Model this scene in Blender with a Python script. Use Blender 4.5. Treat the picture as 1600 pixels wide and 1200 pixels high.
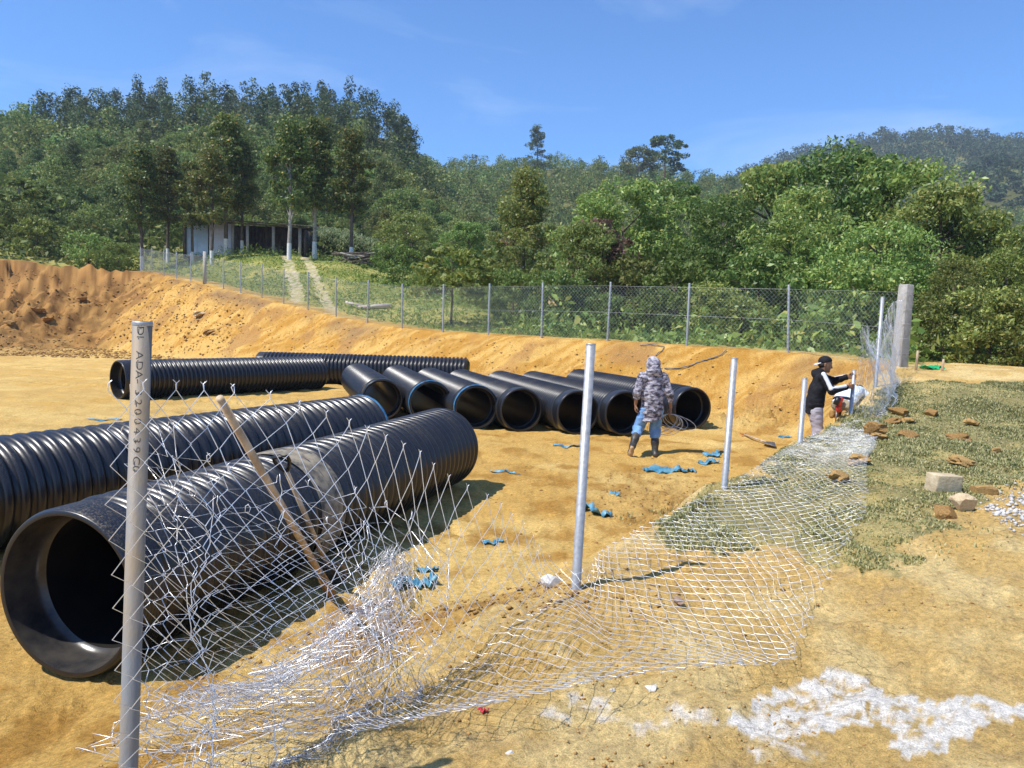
import bpy, bmesh, math, random
import numpy as np
from mathutils import Vector, Matrix, Euler

# ------------------------------------------------------------------ camera, sky, sun, exposure
scene = bpy.context.scene
for o in list(bpy.data.objects):
    bpy.data.objects.remove(o)
COL = scene.collection
PITCH, ROLL, CAMZ = math.radians(4.43), math.radians(1.5), 2.2
cam_d = bpy.data.cameras.new('camera')
cam_d.sensor_width = 36.0
cam_d.lens = 27.0
cam_d.clip_start = 0.05
cam_d.clip_end = 6000
cam = bpy.data.objects.new('camera', cam_d)
COL.objects.link(cam)
CAMR = (Matrix.Rotation(math.pi / 2 - PITCH, 3, 'X') @ Matrix.Rotation(ROLL, 3, 'Z'))
cam.matrix_world = Matrix.Translation((0, 0, CAMZ)) @ CAMR.to_4x4()
scene.camera = cam

SUN_EL = math.radians(58)
SHX, SHY = 0.90, 0.43            # ground direction in which shadows fall
_n = math.hypot(SHX, SHY)
SHX, SHY = SHX / _n, SHY / _n
world = bpy.data.worlds.new('World')
scene.world = world
world.use_nodes = True
wn, wl = world.node_tree.nodes, world.node_tree.links
wn.clear()
w_out = wn.new('ShaderNodeOutputWorld')
w_bg = wn.new('ShaderNodeBackground')
w_sky = wn.new('ShaderNodeTexSky')
w_sky.sky_type = 'NISHITA'
w_sky.sun_disc = False
w_sky.sun_elevation = SUN_EL
w_sky.sun_rotation = math.atan2(-SHX, -SHY)
w_sky.altitude = 1500
w_sky.air_density = 1.0
w_sky.dust_density = 0.35
w_sky.ozone_density = 3.0
w_bg.inputs['Strength'].default_value = 0.128
# thin wisps of high cloud
w_tc = wn.new('ShaderNodeTexCoord')
w_map = wn.new('ShaderNodeMapping')
w_map.inputs['Scale'].default_value = (1.1, 1.3, 4.5)
w_map.inputs['Rotation'].default_value = (0.0, 0.35, 0.5)
w_nz = wn.new('ShaderNodeTexNoise')
w_nz.inputs['Scale'].default_value = 2.1
w_nz.inputs['Detail'].default_value = 8
w_nz.inputs['Roughness'].default_value = 0.58
w_nz.inputs['Distortion'].default_value = 0.6
w_rp = wn.new('ShaderNodeValToRGB')
w_rp.color_ramp.elements[0].position = 0.52
w_rp.color_ramp.elements[0].color = (0, 0, 0, 1)
w_rp.color_ramp.elements[1].position = 0.78
w_rp.color_ramp.elements[1].color = (0.30, 0.30, 0.30, 1)
w_mix = wn.new('ShaderNodeMixRGB')
w_mix.inputs['Color2'].default_value = (6.6, 7.2, 8.0, 1)
w_tint = wn.new('ShaderNodeMixRGB')
w_tint.blend_type = 'MULTIPLY'
w_tint.inputs['Fac'].default_value = 1.0
w_tint.inputs['Color2'].default_value = (0.60, 1.0, 1.38, 1)
wl.new(w_tc.outputs['Generated'], w_map.inputs['Vector'])
wl.new(w_map.outputs['Vector'], w_nz.inputs['Vector'])
wl.new(w_nz.outputs['Fac'], w_rp.inputs['Fac'])
wl.new(w_sky.outputs['Color'], w_tint.inputs['Color1'])
wl.new(w_tint.outputs['Color'], w_mix.inputs['Color1'])
wl.new(w_rp.outputs['Color'], w_mix.inputs['Fac'])
wl.new(w_mix.outputs['Color'], w_bg.inputs['Color'])
wl.new(w_bg.outputs['Background'], w_out.inputs['Surface'])

sun_d = bpy.data.lights.new('sun', 'SUN')
sun_d.energy = 4.9
sun_d.angle = math.radians(0.53)
sun_d.color = (1.0, 0.955, 0.88)
sun = bpy.data.objects.new('sun', sun_d)
COL.objects.link(sun)
sun.rotation_euler = Vector((SHX * math.cos(SUN_EL), SHY * math.cos(SUN_EL), -math.sin(SUN_EL))).to_track_quat('-Z', 'Y').to_euler()

scene.cycles.volume_bounces = 0
scene.cycles.max_bounces = 5
scene.cycles.diffuse_bounces = 3
scene.cycles.transmission_bounces = 2
scene.cycles.transparent_max_bounces = 4
vs = scene.view_settings
vs.view_transform = 'Standard'
vs.look = 'None'
vs.exposure = 0.36
vs.gamma = 1.0
vs.use_curve_mapping = False

# ------------------------------------------------------------------ helpers
RNG = np.random.default_rng(7)
random.seed(7)
A3 = np.array


def at(px, py, Y):
    """world point at depth Y that lies on the line of sight through (px, py) of the 1600 x 1200 survey frame"""
    d = CAMR @ Vector(((px - 800) / 1200, (600 - py) / 1200, -1))
    k = Y / d.y
    return A3([d.x * k, Y, CAMZ + d.z * k])


def vnoise(x, y, seed=0):
    xi, yi = np.floor(x), np.floor(y)
    fx, fy = x - xi, y - yi
    xi = xi.astype(np.int64)
    yi = yi.astype(np.int64)

    def h(a, b):
        n = (a * 374761393 + b * 668265263 + seed * 144269504) & 0xffffffff
        n = ((n ^ (n >> 13)) * 1274126177) & 0xffffffff
        n = n ^ (n >> 16)
        return (n & 0xffff) / 65535.0
    ux, uy = fx * fx * (3 - 2 * fx), fy * fy * (3 - 2 * fy)
    return ((h(xi, yi) * (1 - ux) + h(xi + 1, yi) * ux) * (1 - uy)
            + (h(xi, yi + 1) * (1 - ux) + h(xi + 1, yi + 1) * ux) * uy)


def fbm(x, y, seed=0, octv=4, gain=0.5):
    x = np.asarray(x, float)
    y = np.asarray(y, float)
    s, a, t = 0, 1.0, 0
    for i in range(octv):
        s = s + a * vnoise(x * 2 ** i + 17.3 * i, y * 2 ** i - 9.1 * i, seed + i * 7)
        t += a
        a *= gain
    return s / t


def sstep(a, b, x):
    q = np.clip((x - a) / (b - a), 0, 1)
    return q * q * (3 - 2 * q)


def lerp(a, b, t):
    return a + (b - a) * t


def mesh_arr(name, v, f, smooth=False):
    """mesh from arrays; f is an (n,3)/(n,4) array or a list of such arrays"""
    v = np.asarray(v, np.float32)
    fl = f if isinstance(f, list) else [f]
    fl = [np.asarray(q, np.int32) for q in fl if len(q)]
    me = bpy.data.meshes.new(name)
    me.vertices.add(len(v))
    me.vertices.foreach_set('co', v.ravel())
    loops = np.concatenate([q.ravel() for q in fl])
    tot = np.concatenate([np.full(len(q), q.shape[1], np.int32) for q in fl])
    st = np.concatenate([[0], np.cumsum(tot)[:-1]]).astype(np.int32)
    me.loops.add(len(loops))
    me.loops.foreach_set('vertex_index', loops)
    me.polygons.add(len(tot))
    me.polygons.foreach_set('loop_start', st)
    if smooth:
        me.polygons.foreach_set('use_smooth', np.ones(len(tot), bool))
    me.update(calc_edges=True)
    me.validate(clean_customdata=False)
    return me


def link(name, me, m=None, parent=None, loc=None, rot=None):
    o = bpy.data.objects.new(name, me)
    COL.objects.link(o)
    if m is not None and me is not None and len(me.materials) == 0:
        me.materials.append(m)
    if parent is not None:
        o.parent = parent
    if loc is not None:
        o.location = loc
    if rot is not None:
        o.rotation_euler = rot
    return o


def tag(o, label=None, cat=None, group=None, kind=None):
    if label:
        o['label'] = label
    if cat:
        o['category'] = cat
    if group:
        o['group'] = group
    if kind:
        o['kind'] = kind
    return o


def empty(name, loc, label=None, cat=None, group=None, rotz=0):
    o = bpy.data.objects.new(name, None)
    o.empty_display_size = 0.2
    COL.objects.link(o)
    o.location = loc
    o.rotation_euler = (0, 0, rotz)
    return tag(o, label, cat, group)


class MB:
    """collects boxes, tubes and lathes into one mesh"""

    def __init__(self):
        self.v, self.q, self.t, self.n = [], [], [], 0

    def add(self, v, q=None, t=None):
        v = np.asarray(v, float).reshape(-1, 3)
        if q is not None and len(q):
            self.q.append(np.asarray(q, int) + self.n)
        if t is not None and len(t):
            self.t.append(np.asarray(t, int) + self.n)
        self.v.append(v)
        self.n += len(v)
        return self

    def box(self, c, s, rot=None, taper=1.0, jit=0):
        x = A3([[i, j, k] for k in (-.5, .5) for j in (-.5, .5) for i in (-.5, .5)], float)
        x[4:, :2] *= taper
        x = x * A3(s)
        if jit:
            x = x + RNG.normal(0, jit, x.shape)
        if rot is not None:
            x = x @ A3(Euler(rot).to_matrix()).T
        return self.add(x + A3(c), [[0, 2, 3, 1], [4, 5, 7, 6], [0, 1, 5, 4], [2, 6, 7, 3], [0, 4, 6, 2], [1, 3, 7, 5]])

    def tube(self, pts, r, n=8, cap=True):
        v, q = sweep(A3(pts, float)[None], r, n)
        self.add(v, q)
        if cap:
            k = len(pts)
            b = self.n - k * n
            c0, c1 = A3(pts[0], float), A3(pts[-1], float)
            self.add([c0, c1])
            i0, i1 = self.n - 2, self.n - 1
            a = np.arange(n)
            self.t.append(np.stack([np.full(n, i0), b + (a + 1) % n, b + a], 1))
            e = b + (k - 1) * n
            self.t.append(np.stack([np.full(n, i1), e + a, e + (a + 1) % n], 1))
        return self

    def lathe(self, prof, n=24, close=False):
        """profile [(r, z)] turned about z"""
        p = A3(prof, float)
        a = np.arange(n) / n * 2 * np.pi
        v = np.stack([p[:, 0, None] * np.cos(a), p[:, 0, None] * np.sin(a), np.repeat(p[:, 1, None], n, 1)], 2)
        k = len(p)
        i, j = np.meshgrid(np.arange(k - 1 + int(close)), np.arange(n), indexing='ij')
        i2 = (i + 1) % k
        q = np.stack([i * n + j, i * n + (j + 1) % n, i2 * n + (j + 1) % n, i2 * n + j], 2).reshape(-1, 4)
        return self.add(v, q)

    def mesh(self, name, smooth=False):
        fl = []
        if self.q:
            fl.append(np.concatenate(self.q))
        if self.t:
            fl.append(np.concatenate(self.t))
        return mesh_arr(name, np.concatenate(self.v), fl, smooth)

    def build(self, name, m, parent=None, smooth=False, loc=None, rot=None):
        return link(name, self.mesh(name, smooth), m, parent, loc, rot)


def sweep(P, r, n=4):
    """tubes along W polylines of K points: P is (W, K, 3); r number or (W, K)"""
    W, K, _ = P.shape
    T = np.empty_like(P)
    T[:, 1:-1] = P[:, 2:] - P[:, :-2]
    T[:, 0] = P[:, 1] - P[:, 0]
    T[:, -1] = P[:, -1] - P[:, -2]
    T /= np.linalg.norm(T, axis=2, keepdims=True) + 1e-9
    mean = np.abs(P[:, -1] - P[:, 0]) + 1e-6
    ref = np.zeros((W, 1, 3))
    ref[np.arange(W), 0, np.argmin(mean, axis=1)] = 1
    U = np.cross(T, np.broadcast_to(ref, T.shape))
    U /= np.linalg.norm(U, axis=2, keepdims=True) + 1e-9
    V = np.cross(T, U)
    a = np.arange(n) / n * 2 * np.pi
    r = np.broadcast_to(np.asarray(r, float), (W, K)) if np.ndim(r) != 1 else np.broadcast_to(np.asarray(r, float)[None], (W, K))
    ring = (P[:, :, None] + r[:, :, None, None] * (U[:, :, None] * np.cos(a)[:, None] + V[:, :, None] * np.sin(a)[:, None]))
    w, k, j = np.meshgrid(np.arange(W), np.arange(K - 1), np.arange(n), indexing='ij')
    b = (w * K + k) * n
    q = np.stack([b + j, b + (j + 1) % n, b + n + (j + 1) % n, b + n + j], 3).reshape(-1, 4)
    return ring.reshape(-1, 3), q


# ------------------------------------------------------------------ materials
def N(nt, t, **kw):
    n = nt.nodes.new(t)
    for k, v in kw.items():
        n.inputs[k].default_value = v
    return n


def rgb(c):
    return (c[0], c[1], c[2], 1)


def pmat(name, c1, c2=None, scale=8, rough=0.7, metal=0.0, bump=0.0, bscale=40, spec=0.5, detail=6, ramp=(0.35, 0.65), stretch=None, rvar=0.0):
    m = bpy.data.materials.new(name)
    m.use_nodes = True
    nt = m.node_tree
    L = nt.links
    p = nt.nodes['Principled BSDF']
    p.inputs['Roughness'].default_value = rough
    p.inputs['Metallic'].default_value = metal
    p.inputs['Specular IOR Level'].default_value = spec
    tc = N(nt, 'ShaderNodeTexCoord')
    src = tc.outputs['Object']
    if stretch:
        mp = N(nt, 'ShaderNodeMapping', Scale=stretch)
        L.new(src, mp.inputs['Vector'])
        src = mp.outputs['Vector']
    if c2 is None:
        p.inputs['Base Color'].default_value = rgb(c1)
    else:
        nz = N(nt, 'ShaderNodeTexNoise', Scale=scale, Detail=detail, Roughness=0.6)
        L.new(src, nz.inputs['Vector'])
        rp = N(nt, 'ShaderNodeValToRGB')
        rp.color_ramp.elements[0].position, rp.color_ramp.elements[1].position = ramp
        rp.color_ramp.elements[0].color, rp.color_ramp.elements[1].color = rgb(c1), rgb(c2)
        L.new(nz.outputs['Fac'], rp.inputs['Fac'])
        L.new(rp.outputs['Color'], p.inputs['Base Color'])
        if rvar:
            mr = N(nt, 'ShaderNodeMapRange')
            mr.inputs['To Min'].default_value = rough - rvar
            mr.inputs['To Max'].default_value = rough + rvar
            L.new(nz.outputs['Fac'], mr.inputs['Value'])
            L.new(mr.outputs['Result'], p.inputs['Roughness'])
    if bump:
        nb = N(nt, 'ShaderNodeTexNoise', Scale=bscale, Detail=5, Roughness=0.6)
        L.new(src, nb.inputs['Vector'])
        b = N(nt, 'ShaderNodeBump', Strength=bump, Distance=0.02)
        L.new(nb.outputs['Fac'], b.inputs['Height'])
        L.new(b.outputs['Normal'], p.inputs['Normal'])
    return m


def leafmat(name, dark, light, warm=None, trans=0.34, tintattr=False, rough=0.55, warmpos=0.85):
    """leaf material: colour varies leaf by leaf and tree by tree"""
    m = bpy.data.materials.new(name)
    m.use_nodes = True
    nt = m.node_tree
    L = nt.links
    p = nt.nodes['Principled BSDF']
    out = nt.nodes['Material Output']
    g = N(nt, 'ShaderNodeNewGeometry')
    rp = N(nt, 'ShaderNodeValToRGB')
    e = rp.color_ramp.elements
    e[0].position, e[0].color = 0.0, rgb(dark)
    e[1].position, e[1].color = warmpos, rgb(light)
    if warm:
        k = e.new(1.0)
        k.color = rgb(warm)
    L.new(g.outputs['Random Per Island'], rp.inputs['Fac'])
    hs = N(nt, 'ShaderNodeHueSaturation')
    if tintattr:
        src = N(nt, 'ShaderNodeAttribute')
        src.attribute_name = 'tint'
        fac = src.outputs['Fac']
    else:
        src = N(nt, 'ShaderNodeObjectInfo')
        fac = src.outputs['Random']
    mr = N(nt, 'ShaderNodeMapRange')
    mr.inputs['To Min'].default_value = 0.465
    mr.inputs['To Max'].default_value = 0.52
    L.new(fac, mr.inputs['Value'])
    L.new(mr.outputs['Result'], hs.inputs['Hue'])
    mv = N(nt, 'ShaderNodeMath')
    mv.operation = 'MULTIPLY'
    mv.inputs[1].default_value = 7.13
    fr = N(nt, 'ShaderNodeMath')
    fr.operation = 'FRACT'
    L.new(fac, mv.inputs[0])
    L.new(mv.outputs[0], fr.inputs[0])
    m2 = N(nt, 'ShaderNodeMapRange')
    m2.inputs['To Min'].default_value = 0.7
    m2.inputs['To Max'].default_value = 1.3
    L.new(fr.outputs[0], m2.inputs['Value'])
    L.new(m2.outputs['Result'], hs.inputs['Value'])
    L.new(rp.outputs['Color'], hs.inputs['Color'])
    L.new(hs.outputs['Color'], p.inputs['Base Color'])
    p.inputs['Roughness'].default_value = rough
    p.inputs['Specular IOR Level'].default_value = 0.35
    tr = N(nt, 'ShaderNodeBsdfTranslucent')
    L.new(hs.outputs['Color'], tr.inputs['Color'])
    mx = N(nt, 'ShaderNodeMixShader')
    mx.inputs['Fac'].default_value = trans
    L.new(p.outputs['BSDF'], mx.inputs[1])
    L.new(tr.outputs['BSDF'], mx.inputs[2])
    L.new(mx.outputs['Shader'], out.inputs['Surface'])
    return m


M = {}
M['galv'] = pmat('galvanised_steel', (0.33, 0.34, 0.35), (0.46, 0.47, 0.48), 30, 0.5, 0.4, 0.12, 120, rvar=0.08)
M['galv_dusty'] = pmat('dusty_galvanised_steel', (0.23, 0.23, 0.225), (0.31, 0.235, 0.15), 7, 0.65, 0.2, 0.12, 90, ramp=(0.42, 0.62), stretch=(1, 1, 0.35), rvar=0.1)
M['wire'] = pmat('zinc_wire', (0.80, 0.81, 0.84), (0.92, 0.92, 0.94), 30, 0.34, 0.5)
M['wire_far'] = pmat('zinc_wire_weathered', (0.42, 0.45, 0.46), (0.6, 0.62, 0.63), 20, 0.45, 0.5)
M['ink'] = pmat('faded_black_ink', (0.06, 0.06, 0.06), (0.2, 0.19, 0.18), 60, rough=0.7)
M['concrete'] = pmat('cast_concrete', (0.30, 0.28, 0.25), (0.44, 0.42, 0.38), 9, 0.85, 0, 0.35, 60)
M['wood'] = pmat('weathered_wood', (0.36, 0.25, 0.15), (0.60, 0.46, 0.30), 12, 0.7, 0, 0.25, 60, stretch=(1, 1, 0.15))
M['wood_orange'] = pmat('orange_painted_wood', (0.55, 0.14, 0.03), (0.72, 0.22, 0.05), 10, 0.5)
M['steel_dark'] = pmat('worn_dark_steel', (0.10, 0.10, 0.105), (0.28, 0.25, 0.22), 12, 0.45, 0.6, 0.2, 50)
M['black_plastic'] = pmat('black_plastic_grip', (0.012, 0.012, 0.014), None, rough=0.4)
M['blue_film'] = pmat('blue_plastic_film', (0.01, 0.15, 0.28), (0.16, 0.34, 0.42), 11, 0.45, 0, 0.3, 30)
M['blue_ring'] = pmat('dusty_blue_film', (0.01, 0.09, 0.22), (0.07, 0.22, 0.38), 9, 0.45, 0, 0.3, 30)
M['green_film'] = pmat('green_plastic_film', (0.01, 0.32, 0.10), (0.03, 0.48, 0.2), 14, 0.35)
M['red_film'] = pmat('red_scrap', (0.5, 0.04, 0.05), None, rough=0.5)
M['block_tan'] = pmat('tan_cut_stone', (0.46, 0.36, 0.22), (0.62, 0.52, 0.35), 9, 0.9, 0, 0.5, 30, spec=0.15)
M['clod'] = pmat('ochre_clod', (0.36, 0.20, 0.07), (0.60, 0.40, 0.16), 14, 0.95, 0, 0.7, 40, spec=0.1)
M['clod_brown'] = pmat('brown_clod', (0.25, 0.135, 0.05), (0.45, 0.27, 0.10), 10, 0.95, 0, 0.7, 40, spec=0.1)
M['stone_pale'] = pmat('pale_stone', (0.50, 0.36, 0.20), (0.66, 0.53, 0.34), 7, 0.9, 0, 0.5, 30, spec=0.2)
M['stone_grey'] = pmat('grey_gravel', (0.34, 0.32, 0.29), (0.62, 0.60, 0.56), 3, 0.9, 0, 0.4, 30, spec=0.2)
M['stone_white'] = pmat('white_lime_lump', (0.62, 0.58, 0.50), (0.78, 0.76, 0.70), 9, 0.9, 0, 0.4, 30, spec=0.2)
M['brick_shard'] = pmat('grey_brown_shard', (0.20, 0.13, 0.10), (0.42, 0.30, 0.22), 12, 0.9, 0, 0.3, 40)
M['bark'] = pmat('bark', (0.07, 0.055, 0.04), (0.17, 0.14, 0.11), 6, 0.95, 0, 0.5, 18, stretch=(1, 1, 0.3), spec=0.1)
M['bark_pale'] = pmat('pale_bark', (0.24, 0.22, 0.19), (0.42, 0.40, 0.36), 5, 0.9, 0, 0.3, 18, spec=0.1)
M['limewash'] = pmat('limewash', (0.55, 0.55, 0.52), (0.76, 0.76, 0.74), 8, 0.9)
M['rust'] = pmat('rusty_sheet', (0.10, 0.075, 0.06), (0.22, 0.17, 0.14), 2, 0.8, 0.2, 0.1, 10)
M['sheet_white'] = pmat('pale_sheet_metal', (0.62, 0.60, 0.63), (0.75, 0.73, 0.75), 1.5, 0.55, 0.1)
M['sheet_blue'] = pmat('pale_blue_sheet_metal', (0.42, 0.53, 0.58), (0.58, 0.66, 0.70), 1.2, 0.55, 0.1)
M['slab'] = pmat('pinkish_concrete_slab', (0.5, 0.40, 0.35), (0.65, 0.56, 0.50), 3, 0.9, 0, 0.3, 14)
M['skin'] = pmat('skin', (0.24, 0.115, 0.06), (0.30, 0.15, 0.085), 9, 0.55)
M['hair'] = pmat('dark_hair', (0.012, 0.01, 0.009), None, rough=0.6)
M['jeans'] = pmat('faded_jeans', (0.10, 0.21, 0.42), (0.22, 0.40, 0.66), 7, 0.9, 0, 0.4, 25, spec=0.1)
M['rubber'] = pmat('black_rubber_boot', (0.022, 0.021, 0.02), (0.09, 0.075, 0.055), 6, 0.5, 0, 0.1, 20, ramp=(0.45, 0.7))
M['sole'] = pmat('tan_boot_sole', (0.34, 0.22, 0.11), (0.48, 0.33, 0.18), 12, 0.85, 0, 0.4, 50)
M['black_cloth'] = pmat('black_jersey', (0.009, 0.009, 0.011), (0.018, 0.018, 0.021), 9, 0.8, 0, 0.3, 18, spec=0.2)
M['white_cloth'] = pmat('white_stripe_cloth', (0.72, 0.72, 0.74), None, rough=0.8)
M['grey_cloth'] = pmat('grey_sweatpants', (0.32, 0.29, 0.33), (0.42, 0.39, 0.42), 7, 0.9, 0, 0.4, 18, spec=0.1)
M['shirt'] = pmat('pale_blue_shirt', (0.62, 0.72, 0.82), (0.74, 0.81, 0.88), 6, 0.85, 0, 0.4, 14, spec=0.15)
M['khaki'] = pmat('khaki_trousers', (0.26, 0.22, 0.15), (0.36, 0.31, 0.22), 8, 0.9, 0, 0.3, 20, spec=0.1)
M['navy'] = pmat('navy_cloth', (0.015, 0.018, 0.04), None, rough=0.85)
M['tool_red'] = pmat('red_tool_housing', (0.55, 0.04, 0.02), None, rough=0.4)
M['cable'] = pmat('grey_cable', (0.16, 0.16, 0.17), None, rough=0.6)


def camo_mat():
    m = bpy.data.materials.new('grey_camouflage')
    m.use_nodes = True
    nt = m.node_tree
    L = nt.links
    p = nt.nodes['Principled BSDF']
    p.inputs['Roughness'].default_value = 0.9
    p.inputs['Specular IOR Level'].default_value = 0.1
    tc = N(nt, 'ShaderNodeTexCoord')
    mp = N(nt, 'ShaderNodeMapping', Scale=(1, 1, 1.6))
    L.new(tc.outputs['Object'], mp.inputs['Vector'])
    nz = N(nt, 'ShaderNodeTexNoise', Scale=13.0, Detail=3, Roughness=0.65, Distortion=0.4)
    L.new(mp.outputs['Vector'], nz.inputs['Vector'])
    rp = N(nt, 'ShaderNodeValToRGB')
    rp.color_ramp.interpolation = 'CONSTANT'
    e = rp.color_ramp.elements
    e[0].position, e[0].color = 0.0, (0.07, 0.065, 0.085, 1)
    e[1].position, e[1].color = 0.42, (0.17, 0.16, 0.19, 1)
    k = e.new(0.49)
    k.color = (0.30, 0.285, 0.33, 1)
    k = e.new(0.56)
    k.color = (0.47, 0.45, 0.49, 1)
    L.new(nz.outputs['Fac'], rp.inputs['Fac'])
    L.new(rp.outputs['Color'], p.inputs['Base Color'])
    nb = N(nt, 'ShaderNodeTexNoise', Scale=11.0, Detail=3)
    L.new(tc.outputs['Object'], nb.inputs['Vector'])
    b = N(nt, 'ShaderNodeBump', Strength=0.6, Distance=0.03)
    L.new(nb.outputs['Fac'], b.inputs['Height'])
    L.new(b.outputs['Normal'], p.inputs['Normal'])
    return m


M['camo'] = camo_mat()


def pipe_mat():
    """black polyethylene with pale dust that has settled on it"""
    m = bpy.data.materials.new('black_polyethylene')
    m.use_nodes = True
    nt = m.node_tree
    L = nt.links
    p = nt.nodes['Principled BSDF']
    tc = N(nt, 'ShaderNodeTexCoord')
    g = N(nt, 'ShaderNodeNewGeometry')
    sx = N(nt, 'ShaderNodeSeparateXYZ')
    L.new(g.outputs['Normal'], sx.inputs['Vector'])
    up = N(nt, 'ShaderNodeMapRange')
    up.inputs['From Min'].default_value = 0.1
    up.inputs['From Max'].default_value = 1.0
    L.new(sx.outputs['Z'], up.inputs['Value'])
    n1 = N(nt, 'ShaderNodeTexNoise', Scale=70.0, Detail=4, Roughness=0.75)
    n2 = N(nt, 'ShaderNodeTexNoise', Scale=2.2, Detail=4)
    L.new(g.outputs['Position'], n1.inputs['Vector'])
    L.new(g.outputs['Position'], n2.inputs['Vector'])
    r1 = N(nt, 'ShaderNodeValToRGB')
    r1.color_ramp.elements[0].position, r1.color_ramp.elements[1].position = 0.48, 0.70
    L.new(n1.outputs['Fac'], r1.inputs['Fac'])
    r2 = N(nt, 'ShaderNodeValToRGB')
    r2.color_ramp.elements[0].position, r2.color_ramp.elements[1].position = 0.40, 0.75
    L.new(n2.outputs['Fac'], r2.inputs['Fac'])
    a = N(nt, 'ShaderNodeMath')
    a.operation = 'MULTIPLY'
    L.new(r1.outputs['Color'], a.inputs[0])
    L.new(up.outputs['Result'], a.inputs[1])
    b = N(nt, 'ShaderNodeMath')
    b.operation = 'MULTIPLY_ADD'
    b.inputs[1].default_value = 0.55
    b.inputs[2].default_value = 0.08
    L.new(r2.outputs['Color'], b.inputs[0])
    c = N(nt, 'ShaderNodeMath')
    c.operation = 'MULTIPLY'
    L.new(a.outputs[0], c.inputs[0])
    L.new(b.outputs[0], c.inputs[1])
    mx = N(nt, 'ShaderNodeMixRGB')
    mx.inputs['Color1'].default_value = (0.012, 0.013, 0.017, 1)
    mx.inputs['Color2'].default_value = (0.42, 0.33, 0.2, 1)
    L.new(c.outputs[0], mx.inputs['Fac'])
    L.new(mx.outputs['Color'], p.inputs['Base Color'])
    rr = N(nt, 'ShaderNodeMapRange')
    rr.inputs['To Min'].default_value = 0.30
    rr.inputs['To Max'].default_value = 0.75
    L.new(c.outputs[0], rr.inputs['Value'])
    L.new(rr.outputs['Result'], p.inputs['Roughness'])
    p.inputs['Specular IOR Level'].default_value = 0.55
    return m


M['hdpe'] = pipe_mat()
M['hdpe_in'] = pmat('smooth_black_liner', (0.008, 0.008, 0.009), (0.022, 0.02, 0.018), 3, 0.36, 0, 0.05, 8)
M['hdpe_lip'] = pmat('scuffed_grey_lip', (0.022, 0.022, 0.025), (0.07, 0.062, 0.052), 5, 0.26, 0, 0.05, 12)
M['hdpe_dusty'] = pmat('mud_dusted_plastic', (0.05, 0.05, 0.05), (0.34, 0.28, 0.19), 9, 0.8, 0, 0.1, 40, ramp=(0.35, 0.6))

# ------------------------------------------------------------------ terrain
# line of the near, unfinished fence: posts stand about 2.9 m apart
NA, NU = A3([-1.18, 2.40]), A3([0.555, 0.832])
NN = A3([0.832, -0.555])
FAR = [(1231, 550, 20.7), (1073, 540, 22.4), (949, 532, 24.0), (846, 527, 25.6), (763, 522, 27.5), (692, 518, 29.4),
       (628, 512, 31.5), (574, 503, 33.6), (525, 494, 35.6), (481, 483, 37.8), (443, 474, 40.0), (409, 464, 42.3),
       (376, 457, 44.6), (349, 450, 46.8), (320, 442, 49.2), (298, 438, 51.5), (276, 434, 53.8), (256, 430, 56.1),
       (237, 425, 58.4), (220, 422, 60.7)]
FARP = A3([at(*q) for q in FAR])
CORNER = at(1406, 574, 17.5)
_edge = [[60, 26, 1.3], [26, 22.5, 1.4], [14, 19.6, 1.45], CORNER] + list(FARP) + \
        [at(150, 424, 62.5), at(100, 424, 61), at(40, 408, 62), at(-60, 400, 60), at(-250, 400, 56), [-62, 40, 5], [-60, 10, 3], [-55, -40, 3], [40, -60, 2]]
EDGE = A3(_edge, float)

TPX = A3([-600, 0, 220, 400, 525, 600, 700, 850, 1050, 1160, 1250, 1350, 1450, 1520, 1700, 2200], float)
TY = A3([20, 30, 45, 62, 80, 110, 150, 190, 240, 300, 450, 700, 1000], float)
TZ = A3([
    [2, 4, 5, 7, 9, 18, 32, 44, 45, 44, 40, 40, 40],
    [2, 4, 5, 7, 9, 18, 32, 44, 45, 44, 40, 40, 40],
    [1.6, 2.5, 4.5, 6.5, 9, 18, 34, 48, 49, 47, 40, 40, 40],
    [1.6, 2.0, 3.8, 7.2, 9.5, 19, 36, 50, 51, 49, 40, 40, 40],
    [1.6, 1.9, 3.6, 7.0, 9, 18.5, 36, 51, 53, 50, 40, 40, 40],
    [1.6, 1.9, 3.6, 6.2, 8, 16, 33, 47, 48, 48, 40, 40, 40],
    [1.6, 1.8, 3.6, 5.5, 7, 11, 20, 32, 42, 59, 55, 50, 50],
    [1.6, 1.8, 3.0, 4.5, 6, 9, 14, 23, 40, 62, 60, 60, 60],
    [1.6, 1.8, 2.5, 4.0, 5.5, 8, 13, 23, 40, 58, 70, 100, 100],
    [1.6, 1.8, 2.3, 3.4, 4.6, 7, 12, 20, 36, 54, 80, 148, 140],
    [1.5, 1.7, 2.2, 3, 4, 6, 10, 17, 28, 40, 75, 166, 150],
    [1.5, 1.6, 2.1, 2.8, 3.8, 5.5, 9, 15, 26, 38, 82, 182, 160],
    [1.5, 1.6, 2.0, 2.5, 3.5, 5, 9, 15, 26, 40, 93, 184, 160],
    [1.4, 1.5, 1.9, 2.5, 3.5, 5, 9, 15, 27, 43, 106, 180, 160],
    [1.4, 1.5, 1.8, 2.5, 3.5, 5, 9, 16, 30, 48, 122, 160, 150],
    [1.4, 1.5, 1.8, 2.5, 3.5, 5, 9, 16, 30, 48, 122, 160, 150]], float)
TZ[9:, 10:] *= A3([.93, .95, .95])
TA = (TPX - 800) / 1200


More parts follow.
